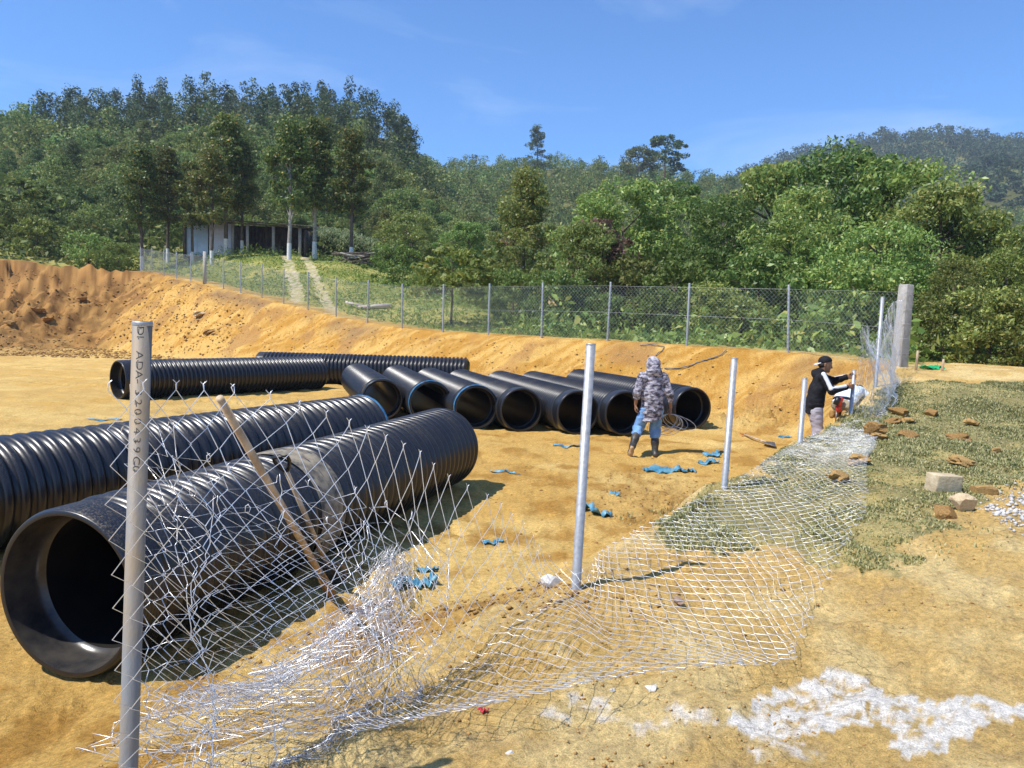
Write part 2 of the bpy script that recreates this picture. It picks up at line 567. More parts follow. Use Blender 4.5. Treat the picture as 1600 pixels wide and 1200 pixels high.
def table(X, Y):
    Yc = np.clip(Y, 20, 999)
    a = np.clip(X / np.maximum(Yc, 1), TA[0], TA[-1] - 1e-6)
    i = np.clip(np.searchsorted(TA, a, 'right') - 1, 0, len(TA) - 2)
    j = np.clip(np.searchsorted(TY, Yc, 'right') - 1, 0, len(TY) - 2)
    u = (a - TA[i]) / (TA[i + 1] - TA[i])
    v = (Yc - TY[j]) / (TY[j + 1] - TY[j])
    u = u * u * (3 - 2 * u) * 0.6 + u * 0.4
    v = v * v * (3 - 2 * v) * 0.35 + v * 0.65
    return (TZ[i, j] * (1 - u) + TZ[i + 1, j] * u) * (1 - v) + (TZ[i, j + 1] * (1 - u) + TZ[i + 1, j + 1] * u) * v


def edge_info(X, Y):
    """distance to the rim of the far bank (positive inside the pit), its height there, and length along it"""
    best = np.full(X.shape, 1e9)
    zf = np.zeros(X.shape)
    sd = np.zeros(X.shape)
    ql = np.zeros(X.shape)
    acc = 0
    for a, b in zip(EDGE[:-1], EDGE[1:]):
        d = b[:2] - a[:2]
        L2 = d @ d
        t = np.clip(((X - a[0]) * d[0] + (Y - a[1]) * d[1]) / L2, 0, 1)
        dx, dy = X - a[0] - t * d[0], Y - a[1] - t * d[1]
        dd = dx * dx + dy * dy
        k = dd < best
        best = np.where(k, dd, best)
        zf = np.where(k, a[2] + t * (b[2] - a[2]), zf)
        cr = d[0] * (Y - a[1]) - d[1] * (X - a[0])
        sd = np.where(k, np.sign(cr), sd)
        ql = np.where(k, acc + t * math.sqrt(L2), ql)
        acc += math.sqrt(L2)
    return np.sqrt(best) * sd, zf, ql


ZCT = [-8, 0, 2.9, 5.8, 8.7, 11.5, 13.2, 14.4, 17.8, 24, 60]
ZCZ = [.52, .47, .48, .69, .78, .82, .92, 1.2, 1.47, 1.45, 1.4]


def terrain(X, Y, fine=True):
    X = np.asarray(X, float)
    Y = np.asarray(Y, float)
    d, zf, ql = edge_info(X, Y)
    s = (X - NA[0]) * NN[0] + (Y - NA[1]) * NN[1]
    t = (X - NA[0]) * NU[0] + (Y - NA[1]) * NU[1]
    s = s + (fbm(X * 1.1, Y * 1.1, 5, 3) - .5) * 0.35 * sstep(3.5, 5, t)
    zc = np.interp(t, ZCT, ZCZ)
    w = np.interp(t, [-6, 0, 2.9, 4.5, 6, 9, 12.5, 13.6, 16], [2.6, 2.0, 1.7, 1.0, .75, .6, .7, 1.1, 2.2])
    # pit floor, near bank, far bank
    znb = zc * sstep(-1, 0.05, s / w)
    wf = (1.1 + 1.3 * sstep(-27, -35, X)) * zf + 0.4
    q = d / wf + (fbm(X * .7, Y * .7, 11, 3) - .5) * .22
    pf = np.clip(1.04 - q, 0, 1)
    pf = np.where(pf > .9, .9 + .1 * sstep(.9, 1.04, pf), pf)
    zfb = zf * pf
    inside = np.maximum(znb, zfb)
    k = 0.12
    hh = np.clip(.5 + .5 * (znb - zfb) / k, 0, 1)
    inside = zfb * (1 - hh) + znb * hh + k * hh * (1 - hh) * np.minimum(1, 4 * np.minimum(znb, zfb))
    onbank = sstep(.02, .2, pf) * (1 - sstep(.93, 1.0, pf)) * (d > 0)
    inside = inside + (fbm(X * .5, Y * .5, 3, 4) - .5) * .10
    # excavator scrapes down the bank
    sc = (fbm(ql * 2.6 - d * 3.0, d * .8 + ql * .2, 21, 4, .6) - .5)
    inside = inside + (sc * .20 + (fbm(X * 3.4, Y * 3.4, 25, 4, .62) - .5) * .16) * onbank
    # broken ground left where the digging goes on, and at the foot of the bank on the right
    rough = sstep(-26, -33, X) * sstep(33, 40, Y) * sstep(13, 9, d)
    lump = fbm(X * .42, Y * .42, 31, 5, .62)
    lump = np.abs(lump - .5) * 2
    inside = inside + rough * ((.9 - lump * 1.6) * 1.0 + (fbm(X * 1.6, Y * 1.6, 33, 3) - .5) * .8) * sstep(0, 1.5, d)
    g = np.exp(-(((X - 5.9) / 1.9) ** 2 + ((Y - 18.0) / 1.2) ** 2))
    inside = inside + g * (.25 + (fbm(X * 4, Y * 4, 41, 4, .6) - .5) * .7)
    g2 = np.exp(-(((X - 2.1) / 1.0) ** 2 + ((Y - 9.6) / 1.3) ** 2)) + .9 * np.exp(-(((X + .35) / .8) ** 2 + ((Y - 4.75) / .4) ** 2))
    inside = inside + g2 * ((fbm(X * 5, Y * 5, 43, 4, .65) - .45) * .16)
    # ground outside
    onear = zc + (fbm(X * .6, Y * .6, 51, 3) - .5) * .12
    tb = table(X, Y)
    ofar = lerp(zf, tb, sstep(.6, 7, -d))
    ofar = ofar + (fbm(X * .3, Y * .3, 61, 4) - .5) * .5 * sstep(1, 8, -d)
    out = lerp(onear, ofar, sstep(16.5, 23, Y + .0 * X))
    z = np.where(s > 0, out, np.where(d > 0, inside, ofar))
    mk = sstep(-.25, .0, s) * (t < 17.5)
    z = np.where((s <= 0) & (d > 0), lerp(z, np.maximum(z, onear), mk * .9), z)
    # mound of hill bumps
    z = z + (fbm(X * .035, Y * .035, 71, 4) - .5) * 8 * sstep(75, 160, Y) * (1 + sstep(300, 600, Y) * .6)
    if fine:
        near = sstep(26, 8, np.hypot(X, Y))
        grit = np.clip(fbm(X * 13, Y * 13, 87, 3, .6) - .58, 0, 1) * .07
        track = np.exp(-((np.mod(X * .35 + Y * .94 + .5 * np.sin(X * .3), 2.1) - 1.0) / .16) ** 2) * (d > 3) * (s < -2) * sstep(.45, .6, fbm(X * .25, Y * .25, 89, 2))
        z = z + near * grit - track * (.045 + .03 * np.sin(X * 26 + Y * 9))
        z = z + near * ((fbm(X * 6, Y * 6, 81, 4, .6) - .5) * .05 + (np.abs(fbm(X * 2.3, Y * 2.3, 83, 3) - .5)) * .06)
        z = z + sstep(60, 25, np.hypot(X, Y)) * (fbm(X * 2.5, Y * 2.5, 85, 3) - .5) * .07
    return z


def tz(x, y):
    return float(terrain(A3([x]), A3([y]))[0])


def gnd(px, py, y0=2.0, y1=400, lift=0.0):
    """where the line of sight through a surveyed pixel meets the ground"""
    ys = np.concatenate([np.linspace(y0, 30, 280), np.geomspace(30.1, y1, 120)])
    P = A3([at(px, py, 1.0)])
    dx, dz = P[0, 0], P[0, 2] - CAMZ
    xs, zs = dx * ys, CAMZ + dz * ys
    g = terrain(xs, ys) + lift
    k = np.argmax(zs < g)
    if k == 0:
        k = len(ys) - 1
    yy = np.linspace(ys[k - 1], ys[k], 40)
    gg = terrain(dx * yy, yy) + lift
    hi = yy[np.argmax(CAMZ + dz * yy <= gg)]
    if CAMZ + dz * hi > gg[-1] + 1:
        hi = ys[k]
    return A3([dx * hi, hi, tz(dx * hi, hi)])


def inpoly(X, Y, P):
    r = np.zeros(X.shape, bool)
    n = len(P)
    for i in range(n):
        x0, y0 = P[i]
        x1, y1 = P[(i + 1) % n]
        c = ((y0 > Y) != (y1 > Y)) & (X < (x1 - x0) * (Y - y0) / (y1 - y0 + 1e-12) + x0)
        r ^= c
    return r


def gpoly(px):
    return [tuple(gnd(*p)[:2]) for p in px]


GRASS = gpoly([(985, 806), (1060, 785), (1145, 750), (1250, 688), (1385, 612), (1440, 596), (1700, 600), (1800, 700), (1660, 742),
               (1540, 775), (1455, 850), (1380, 890), (1300, 862), (1220, 850), (1130, 862), (1040, 850)])
LIME1 = gpoly([(1650, 1085), (1420, 1090), (1280, 1070), (1190, 1092), (1150, 1105), (1230, 1150), (1340, 1120), (1420, 1170), (1500, 1150), (1650, 1140)])
LIME2 = gpoly([(1230, 1105), (1050, 1080), (900, 1080), (850, 1110), (990, 1130), (1130, 1120), (1220, 1190), (1290, 1170)])
TRK1 = gpoly([(437, 398), (447, 398), (470, 440), (476, 474), (455, 474), (448, 440)])
TRK2 = gpoly([(468, 402), (478, 402), (510, 455), (532, 492), (512, 492), (492, 452)])
YARD = gpoly([(800, 465), (880, 462), (960, 480), (900, 500), (810, 486)])


def masks(X, Y):
    d, zf, ql = edge_info(X, Y)
    s = (X - NA[0]) * NN[0] + (Y - NA[1]) * NN[1]
    t = (X - NA[0]) * NU[0] + (Y - NA[1]) * NU[1]
    jx = (fbm(X * 2.2, Y * 2.2, 91, 4, .6) - .5) * 1.3
    jy = (fbm(X * 2.2, Y * 2.2, 95, 4, .6) - .5) * 1.3
    gr = inpoly(X + jx * .7, Y + jy * .7, GRASS) & (s > -.15)
    sl = (fbm(X * 3, Y * 3, 99, 4) - .5)
    lime = inpoly(X + sl * .5, Y + jx * .4, LIME1) * sstep(.33, .50, fbm(X * 9, Y * 14, 101, 5, .72))
    lime = np.maximum(lime, inpoly(X + sl * .5, Y + jx * .4, LIME2) * sstep(.46, .74, fbm(X * 9, Y * 12, 105, 5, .72)) * .8)
    trk = inpoly(X + jx * .55, Y + jy * .55, TRK1) | inpoly(X + jx * .55, Y + jy * .55, TRK2)
    yard = inpoly(X + jx, Y + jy, YARD)
    outfar = ((d < 0) & (s <= 0)) | ((s > 0) & (Y > 19.5 + .15 * X + jx))
    green = sstep(.4, 1.9, -d + jx * .8) * outfar
    green = np.where((s > 0) & outfar, np.maximum(green, .9), green)
    return d, zf, ql, s, t, gr, lime, trk, yard, outfar, green


def build_ground():
    ang_f = np.radians(np.linspace(-42, 42, 560))
    ang_b = np.radians(np.concatenate([np.linspace(-180, -43, 60), np.linspace(43, 178, 58)]))
    ang = np.sort(np.concatenate([ang_f, ang_b]))
    r = [0.25]
    while r[-1] < 12:
        r.append(r[-1] + max(.02, .0125 * r[-1]))
    while r[-1] < 40:
        r.append(r[-1] + .13)
    while r[-1] < 64:
        r.append(r[-1] + .25)
    while r[-1] < 340:
        r.append(r[-1] * 1.035)
    while r[-1] < 960:
        r.append(r[-1] * 1.06)
    r = A3(r)
    R, Aa = np.meshgrid(r, ang, indexing='ij')
    X, Y = R * np.sin(Aa), R * np.cos(Aa)
    Z = terrain(X, Y)
    d, zf, ql, s, t, gr, lime, trk, yard, outfar, green = masks(X, Y)
    nr, na = X.shape
    v = np.stack([X, Y, Z], 2).reshape(-1, 3)
    i, j = np.meshgrid(np.arange(nr - 1), np.arange(na), indexing='ij')
    j2 = (j + 1) % na
    f = np.stack([i * na + j, i * na + j2, (i + 1) * na + j2, (i + 1) * na + j], 2).reshape(-1, 4)
    cen = len(v)
    v = np.concatenate([v, [[0, 0, tz(0, 0)]]])
    tr = np.stack([np.full(na, cen), np.arange(na), (np.arange(na) + 1) % na], 1)[:, ::-1]
    me = mesh_arr('ground', v, [f, tr], True)
    # soil kinds
    n1 = fbm(X * .55, Y * .55, 111, 5, .6)
    n2 = fbm(X * 2.1, Y * 2.1, 115, 5, .6)
    n3 = fbm(X * 9, Y * 9, 119, 4, .6)
    ochre, pale, deep = A3([.57, .345, .11]), A3([.68, .47, .19]), A3([.37, .185, .04])
    c = lerp(ochre, pale, sstep(.42, .66, n1)[..., None] * .9)
    c = lerp(c, deep, (sstep(.50, .68, n2) * .75)[..., None])
    # paler trodden floor on the left
    c = lerp(c, A3([.60, .405, .165]), (sstep(-2, -9, X) * sstep(46, 38, Y) * (d > 0) * .65)[..., None] * sstep(.3, .55, n2)[..., None])
    # the cut bank: redder ochre with scrape streaks
    bank = sstep(1.1, .8, d / ((1.1 + 1.3 * sstep(-27, -35, X)) * zf + .4)) * (d > 0) * (s < 0.0)
    st = fbm(ql * 3.4 - d * 4.0, d * .9 + ql * .25, 23, 5, .65)
    cb = lerp(A3([.43, .215, .045]), A3([.60, .37, .125]), sstep(.36, .64, st)[..., None])
    cb = lerp(cb, A3([.36, .19, .075]), (sstep(.58, .7, fbm(ql * .5, d * .9, 27, 4)) * .8)[..., None])
    c = lerp(c, cb, (bank * .95)[..., None])
    # brown topsoil band under the rim
    rim = np.exp(-((d - .5) / .45) ** 2) * sstep(.42, .6, fbm(ql * .35, d * .2, 29, 3)) * (s < 0)
    c = lerp(c, A3([.23, .14, .085]), (rim * .75)[..., None])
    # freshly dug earth
    rough = sstep(-22, -30, X + (n1 - .5) * 8) * sstep(33, 40, Y) * sstep(15, 10, d) * (d > -3)
    c = lerp(c, lerp(A3([.15, .07, .03]), A3([.38, .20, .075]), sstep(.4, .62, n2)[..., None]), (rough * .85)[..., None])
    g = np.exp(-(((X - 5.9) / 1.9) ** 2 + ((Y - 18.0) / 1.4) ** 2))
    g2 = np.exp(-(((X - 2.1) / 1.0) ** 2 + ((Y - 9.6) / 1.3) ** 2)) + np.exp(-(((X + .35) / .8) ** 2 + ((Y - 4.75) / .4) ** 2))
    c = lerp(c, lerp(A3([.27, .13, .035]), A3([.5, .30, .1]), sstep(.4, .6, n3)[..., None]), (np.clip(g * .8 + g2, 0, 1) * .7)[..., None])
    # outside, near: pale trodden tan
    on = (s > -.3) & (Y < 25)
    tan = lerp(A3([.58, .385, .155]), A3([.69, .505, .25]), sstep(.4, .62, n2)[..., None])
    c = np.where(on[..., None], lerp(tan, ochre * 1.02, (sstep(.5, .64, n1) * .6)[..., None]), c)
    c = lerp(c, A3([.36, .26, .16]), (on * sstep(.60, .72, n3) * .35)[..., None])
    # grass soil
    c = lerp(c, lerp(A3([.24, .22, .09]), A3([.42, .34, .15]), sstep(.45, .62, n2)[..., None]), (gr * .85)[..., None])
    # fields and forest floor behind the fence
    fl = lerp(A3([.19, .22, .05]), A3([.36, .33, .10]), sstep(.4, .62, fbm(X * .4, Y * .4, 131, 4))[..., None])
    wood = lerp(A3([.06, .075, .025]), A3([.13, .14, .05]), sstep(.4, .62, fbm(X * .15, Y * .15, 135, 4))[..., None])
    fl = lerp(fl, wood, sstep(66, 80, Y + .12 * X)[..., None])
    c = lerp(c, fl, (green * .95)[..., None])
    c = lerp(c, A3([.60, .49, .35]), (trk * sstep(.36, .60, n3) * .8)[..., None])
    c = lerp(c, A3([.50, .33, .19]), (yard * .8)[..., None])
    c = lerp(c, A3([.82, .77, .68]), (np.clip(lime, 0, 1) * .95)[..., None])
    c = np.concatenate([np.clip(c.reshape(-1, 3), 0, 1), [[.6, .43, .2]]])
    c[:, 2] *= np.where(c[:, 0] > 1.25 * c[:, 1], .86, 1.0)
    rgba = np.concatenate([c, np.ones((len(c), 1))], 1).astype(np.float32)
    ca = me.color_attributes.new('soil', 'FLOAT_COLOR', 'POINT')
    ca.data.foreach_set('color', rgba.ravel())
    m = bpy.data.materials.new('soil')
    m.use_nodes = True
    nt = m.node_tree
    L = nt.links
    p = nt.nodes['Principled BSDF']
    p.inputs['Roughness'].default_value = 0.95
    p.inputs['Specular IOR Level'].default_value = 0.12
    at_ = N(nt, 'ShaderNodeAttribute')
    at_.attribute_name = 'soil'
    tc = N(nt, 'ShaderNodeTexCoord')
    f1 = N(nt, 'ShaderNodeTexNoise', Scale=28.0, Detail=8, Roughness=0.7)
    L.new(tc.outputs['Object'], f1.inputs['Vector'])
    mr = N(nt, 'ShaderNodeMapRange')
    mr.inputs['From Min'].default_value = 0.40
    mr.inputs['From Max'].default_value = 0.60
    mr.inputs['To Min'].default_value = 0.58
    mr.inputs['To Max'].default_value = 1.40
    f2 = N(nt, 'ShaderNodeTexNoise', Scale=130.0, Detail=5, Roughness=0.75)
    L.new(tc.outputs['Object'], f2.inputs['Vector'])
    fa = N(nt, 'ShaderNodeMath')
    fa.operation = 'MULTIPLY_ADD'
    fa.inputs[1].default_value = 0.55
    L.new(f2.outputs['Fac'], fa.inputs[0])
    fb = N(nt, 'ShaderNodeMath')
    fb.operation = 'MULTIPLY'
    fb.inputs[1].default_value = 0.45
    L.new(f1.outputs['Fac'], fb.inputs[0])
    L.new(fb.outputs[0], fa.inputs[2])
    L.new(fa.outputs[0], mr.inputs['Value'])
    # dry cracks
    vo = N(nt, 'ShaderNodeTexVoronoi', Scale=5.5)
    vo.feature = 'DISTANCE_TO_EDGE'
    wp = N(nt, 'ShaderNodeTexNoise', Scale=6.0, Detail=4)
    L.new(tc.outputs['Object'], wp.inputs['Vector'])
    mw = N(nt, 'ShaderNodeMixRGB')
    mw.inputs['Fac'].default_value = 0.16
    L.new(tc.outputs['Object'], mw.inputs['Color1'])
    L.new(wp.outputs['Color'], mw.inputs['Color2'])
    L.new(mw.outputs['Color'], vo.inputs['Vector'])
    rc = N(nt, 'ShaderNodeValToRGB')
    rc.color_ramp.elements[0].position, rc.color_ramp.elements[0].color = 0.0, (0, 0, 0, 1)
    rc.color_ramp.elements[1].position, rc.color_ramp.elements[1].color = 0.022, (1, 1, 1, 1)
    L.new(vo.outputs['Distance'], rc.inputs['Fac'])
    pk = N(nt, 'ShaderNodeTexNoise', Scale=1.3, Detail=2)
    L.new(tc.outputs['Object'], pk.inputs['Vector'])
    pr = N(nt, 'ShaderNodeValToRGB')
    pr.color_ramp.elements[0].position, pr.color_ramp.elements[1].position = 0.5, 0.62
    L.new(pk.outputs['Fac'], pr.inputs['Fac'])
    cm = N(nt, 'ShaderNodeMixRGB')
    cm.inputs['Color1'].default_value = (1, 1, 1, 1)
    L.new(pr.outputs['Color'], cm.inputs['Fac'])
    L.new(rc.outputs['Color'], cm.inputs['Color2'])
    mul = N(nt, 'ShaderNodeMixRGB')
    mul.blend_type = 'MULTIPLY'
    mul.inputs['Fac'].default_value = 1.0
    L.new(at_.outputs['Color'], mul.inputs['Color1'])
    L.new(mr.outputs['Result'], mul.inputs['Color2'])
    mul2 = N(nt, 'ShaderNodeMixRGB')
    mul2.blend_type = 'MULTIPLY'
    mul2.inputs['Fac'].default_value = 0.4
    L.new(mul.outputs['Color'], mul2.inputs['Color1'])
    L.new(cm.outputs['Color'], mul2.inputs['Color2'])
    L.new(mul2.outputs['Color'], p.inputs['Base Color'])
    b1 = N(nt, 'ShaderNodeBump', Strength=0.85, Distance=0.035)
    L.new(fa.outputs[0], b1.inputs['Height'])
    b2 = N(nt, 'ShaderNodeBump', Strength=0.5, Distance=0.012)
    L.new(cm.outputs['Color'], b2.inputs['Height'])
    L.new(b1.outputs['Normal'], b2.inputs['Normal'])
    L.new(b2.outputs['Normal'], p.inputs['Normal'])
    o = link('ground', me, m)
    o['kind'] = 'structure'
    return o


build_ground()

# ------------------------------------------------------------------ plants
def leaf_quads(C, size, rng, up=0.5, aspect=0.55, out=None, droop=0.0):
    """one rhombic leaf spray per centre C; returns (4n,3) verts and quads"""
    n = len(C)
    nrm = rng.normal(0, 1, (n, 3))
    nrm /= np.linalg.norm(nrm, axis=1, keepdims=True)
    nrm[:, 2] += up
    if out is not None:
        nrm += out * 0.6
    nrm /= np.linalg.norm(nrm, axis=1, keepdims=True) + 1e-9
    a = rng.normal(0, 1, (n, 3))
    a[:, 2] -= droop
    a -= nrm * np.sum(a * nrm, 1, keepdims=True)
    a /= np.linalg.norm(a, axis=1, keepdims=True) + 1e-9
    b = np.cross(nrm, a)
    s = (size * rng.uniform(.5, 1.0, n) * rng.choice([.75, 1.0, 1.0, 1.55], n))[:, None] * 1.15
    v = np.empty((n, 4, 3))
    v[:, 0] = C - a * s * .5
    v[:, 1] = C + b * s * aspect * .5 - a * s * .06 + nrm * s * .06
    v[:, 2] = C + a * s * .5 - nrm * s * .10
    v[:, 3] = C - b * s * aspect * .5 - a * s * .06 + nrm * s * .06
    return v.reshape(-1, 3), np.arange(4 * n).reshape(-1, 4)


def crown_points(rng, n, clumps, rc, H, z0, W, shape, flat=0.8):
    """leaf centres gathered in clumps inside an envelope of height H-z0 and width W"""
    u = rng.uniform(0, 1, clumps) ** .85
    if shape == 'cone':
        prof = np.sin(np.pi * np.clip(u * .86 + .10, 0, 1)) ** .8 * (1 - .45 * u)
    elif shape == 'column':
        prof = np.sin(np.pi * np.clip(u * .90 + .07, 0, 1)) ** .6 * (1 - .25 * u)
    elif shape == 'umbrella':
        prof = np.sqrt(np.clip(1 - (2 * u - .75) ** 2 / 1.6, .05, 1))
    else:
        prof = np.sqrt(np.clip(1 - (2 * u - .85) ** 2 / 1.35, .02, 1))
    th = rng.uniform(0, 2 * np.pi, clumps)
    rr = np.sqrt(rng.uniform(.12, 1, clumps)) * prof * W / 2 * np.where(rng.random(clumps) < .14, 1.28, 1.0)
    lob = 1 + .22 * np.sin(th * 2 + rng.uniform(0, 6)) + .16 * np.sin(th * 3 + rng.uniform(0, 6))
    cc = np.stack([rr * lob * np.cos(th), rr * lob * np.sin(th), z0 + u * (H - z0)], 1)
    k = rng.integers(0, clumps, n)
    csz = np.clip(rng.lognormal(-.05, .38, clumps), .4, 1.9)
    dv = rng.normal(0, 1, (n, 3))
    dv /= np.linalg.norm(dv, axis=1, keepdims=True)
    rad = rng.uniform(.25, 1, n) ** .5
    off = dv * rad[:, None] * (rc * csz[k])[:, None]
    off[:, 2] *= flat
    return cc[k] + off, dv, cc


def limbs(rng, H, z0, cc, r0, nl=9, lean=0.0):
    mb = MB()
    top = A3([lean, 0, min(H * .86, z0 + (H - z0) * .75)])
    pts = [A3([0, 0, -.4]), A3([lean * .1, .0, H * .12]), A3([lean * .4 + rng.normal(0, .06), rng.normal(0, .06), H * .4]), top]
    mb.tube(pts, A3([r0 * 1.15, r0, r0 * .75, r0 * .22]), 7, True)
    pick = rng.choice(len(cc), min(nl, len(cc)), replace=False)
    for i in pick:
        c = cc[i]
        zb = max(H * .15, min(c[2] - .25 * (H - z0) * rng.uniform(.3, 1), top[2] * .95))
        f = zb / H
        b = A3([lean * f, 0, zb])
        mid = (b + c) / 2 + A3([0, 0, .08 * H * rng.uniform(0, .6)])
        mb.tube([b, mid, c], A3([r0 * .42, r0 * .26, r0 * .08]), 5, False)
    return mb.mesh('trunk', True)


PROTO = {}


def proto(key, seed, H, W, z0, shape, n, clumps, rc, leaf, r0, up=.5, aspect=.55, droop=.3, nl=9, flat=.66, lean=0.):
    rng = np.random.default_rng(seed)
    C, dv, cc = crown_points(rng, n, clumps, rc, H, z0, W, shape, flat)
    v, q = leaf_quads(C, leaf, rng, up, aspect, dv, droop)
    me = mesh_arr('crown', v, q)
    PROTO.setdefault(key, []).append((me, limbs(rng, H, z0, cc, r0, nl, lean), H))


def tree(name, key, idx, loc, label, cat, mat, bark, group=None, s=1.0, rz=None, sz=None, white=False):
    cm, tm, H = PROTO[key][idx % len(PROTO[key])]
    e = empty(name, loc, label, cat, group, rz if rz is not None else random.uniform(0, 6.28))
    e.scale = (s, s, sz or s)
    for nm, me, m in (('crown', cm, mat), ('trunk', tm, bark)):
        o = bpy.data.objects.new(nm, me)
        COL.objects.link(o)
        if len(me.materials) == 0:
            me.materials.append(m)
        o.parent = e
        o.material_slots[0].link = 'OBJECT'
        o.material_slots[0].material = m
    if white:
        mb = MB()
        mb.tube([(0, 0, -.1), (.0, 0, .8), (.0, 0, 1.35)], A3([.20, .185, .178]), 10, False)
        o = mb.build('whitewash_band', M['limewash'], o, True)
    return e


M['leaf_wood'] = leafmat('leaf_hill_wood', (0.083, 0.140, 0.039), (0.249, 0.338, 0.088), (0.403, 0.349, 0.104))
M['leaf_pine'] = leafmat('leaf_ridge_conifer', (0.056, 0.101, 0.035), (0.177, 0.238, 0.070), (0.253, 0.225, 0.076))
M['leaf_rust'] = leafmat('leaf_reddish', (0.151, 0.113, 0.055), (0.329, 0.225, 0.098), (0.481, 0.252, 0.109))
M['leaf_row'] = leafmat('leaf_dark_glossy', (.06, .105, .026), (.20, .255, .068), (.40, .30, .085), rough=.42)
M['leaf_big'] = leafmat('leaf_broad', (0.090, 0.164, 0.039), (0.297, 0.397, 0.094), (0.451, 0.420, 0.125), rough=.42)
M['leaf_bright'] = leafmat('leaf_fresh_green', (0.080, 0.139, 0.026), (0.207, 0.278, 0.062), (0.310, 0.307, 0.077))
M['leaf_weed'] = leafmat('leaf_weeds', (0.094, 0.146, 0.031), (0.254, 0.336, 0.075), (0.402, 0.395, 0.112))
M['leaf_dry'] = leafmat('leaf_dry_brown', (.09, .06, .035), (.20, .13, .08), (.24, .18, .10))
M['leaf_maize'] = leafmat('leaf_maize', (.10, .15, .06), (.22, .28, .13), (.30, .30, .16))
M['leaf_far'] = leafmat('leaf_far_wood', (0.075, 0.128, 0.039), (0.237, 0.315, 0.088), (0.357, 0.315, 0.104), tintattr=True)
M['leaf_mountain'] = leafmat('leaf_mountain_wood', (.035, .065, .03), (.10, .145, .06), (.14, .15, .07), tintattr=True)  # blue of the distant haze is put into these leaf colours
M['leaf_ridge'] = leafmat('leaf_ridge_wood', (.03, .058, .024), (.105, .15, .055), (.15, .15, .06), tintattr=True)
M['grass'] = leafmat('grass_blades', (.17, .185, .06), (.36, .35, .14), (.62, .53, .29), rough=.6, warmpos=.55)

for k in range(3):
    proto('row', 100 + k, 11, 4.1, 4.0, 'cone', 12000, 80, .72, .22, .17, up=.4, droop=.6)
for k in range(4):
    proto('big', 200 + k, 9.5, 8.6, .6, 'round', 21000, 84, 1.0, .27, .22, up=.55, droop=.7, aspect=.45)
for k in range(3):
    proto('bush', 300 + k, 3.2, 4.2, .05, 'round', 7000, 60, .55, .18, .06, up=.55, droop=.5, aspect=.5)
for k in range(4):
    proto('wood', 400 + k, 8.0, 7.2, .8, 'round', 8000, 75, .9, .30, .16, up=.5, flat=.6)
for k in range(3):
    proto('pine', 500 + k, 13, 4.8, 1.5, 'column', 7000, 80, .8, .29, .18, up=.3)
proto('lone', 600, 12, 9.5, 5.2, 'umbrella', 3600, 46, 1.15, .5, .22, up=.6, flat=.55)
for k in range(2):
    proto('flat', 700 + k, 5.0, 5.2, 2.0, 'umbrella', 2300, 36, .6, .34, .08, up=.8, flat=.35, lean=.3)
proto('dry', 800, 3.4, 2.8, .4, 'round', 2200, 50, .4, .2, .05, up=.4)
proto('center', 900, 11.2, 6.2, .9, 'cone', 17000, 110, .85, .25, .2, up=.45, droop=.5)


def on(px, Y, dz=0.):
    x = (px - 800) / 1200 * Y
    return (x, Y, tz(x, Y) + dz)


# --- row of tall trees by the shed
ROW = [(222, 63, .96, 'tall slender tree at the left end of the row left of the shed'),
       (262, 66, .92, 'tall slender tree in the row left of the shed, next to the pale wall'),
       (300, 64, .80, 'leaning tree in front of the pale blue shed wall'),
       (330, 60.5, .86, 'short whitewashed tree before the gap between the shed walls'),
       (352, 65, 1.12, 'tallest reddish topped tree in front of the pale shed wall'),
       (377, 66, .9, 'leafy tree at the post where the white shed wall ends'),
       (450, 60, 1.02, 'slim tree with bare trunk in front of the open end of the shed'),
       (489, 62, 1.06, 'slim tree with bare trunk just right of the shed'),
       (546, 61, .98, 'dark full crowned tree beside the woodpile'),
       (598, 70, .5, 'thin pale stemmed small tree right of the woodpile')]
for i, (px, Y, s, lb) in enumerate(ROW):
    tree('tall_tree', 'row', i, on(px, Y), lb, 'tree', M['leaf_row'], M['bark_pale'] if i in (6, 7) else M['bark'], 'row of tall trees by the shed', s * .92, white=(i < 9))

# --- middle and right: broad trees behind the fence
c0 = tree('broad_tree', 'center', 0, on(812, 44), 'pointed leafy tree rising alone behind the middle of the far fence', 'tree', M['leaf_big'], M['bark'], None, .68)
BIG = [(965, 41, .86, 'leaf_big', 'broad leafy tree right of the pointed tree, behind the far fence'),
       (1040, 47, .98, 'leaf_big', 'round crowned tree below the lone ridge pine'),
       (1125, 37, .72, 'leaf_bright', 'low bright green tree behind the far fence, right of the dry bush'),
       (1195, 43, 1.08, 'leaf_big', 'large broad tree left of the highest crown behind the fence corner'),
       (1300, 40, 1.12, 'leaf_big', 'highest and broadest leafy tree behind the fence corner'),
       (1250, 33, .74, 'leaf_big', 'dense dark tree directly behind the right end of the far fence'),
       (1385, 37, .98, 'leaf_big', 'leafy tree right of the highest crown, above the concrete corner post'),
       (1455, 33, .80, 'leaf_big', 'sloping leafy tree right of the concrete corner post'),
       (1530, 33, .64, 'leaf_big', 'leafy tree at the right, second from the picture edge'),
       (1620, 30, .50, 'leaf_big', 'leafy tree cut by the right edge of the picture'),
       (1370, 29, .55, 'leaf_big', 'shaded low tree behind the concrete corner post'),
       (905, 36, .55, 'leaf_big', 'low leafy tree at the foot of the pointed tree'),
       (1560, 26.5, .42, 'leaf_bright', 'low broad leaved tree at the right end of the earth shelf'),
       (1480, 24.5, .36, 'leaf_bright', 'low leafy bush tree right of the green scrap'),
       (640, 68, .62, 'leaf_big', 'rounded tree between the woodpile and the yellow green shrub'),
       (728, 60, .58, 'leaf_big', 'rounded tree left of the pointed tree')]
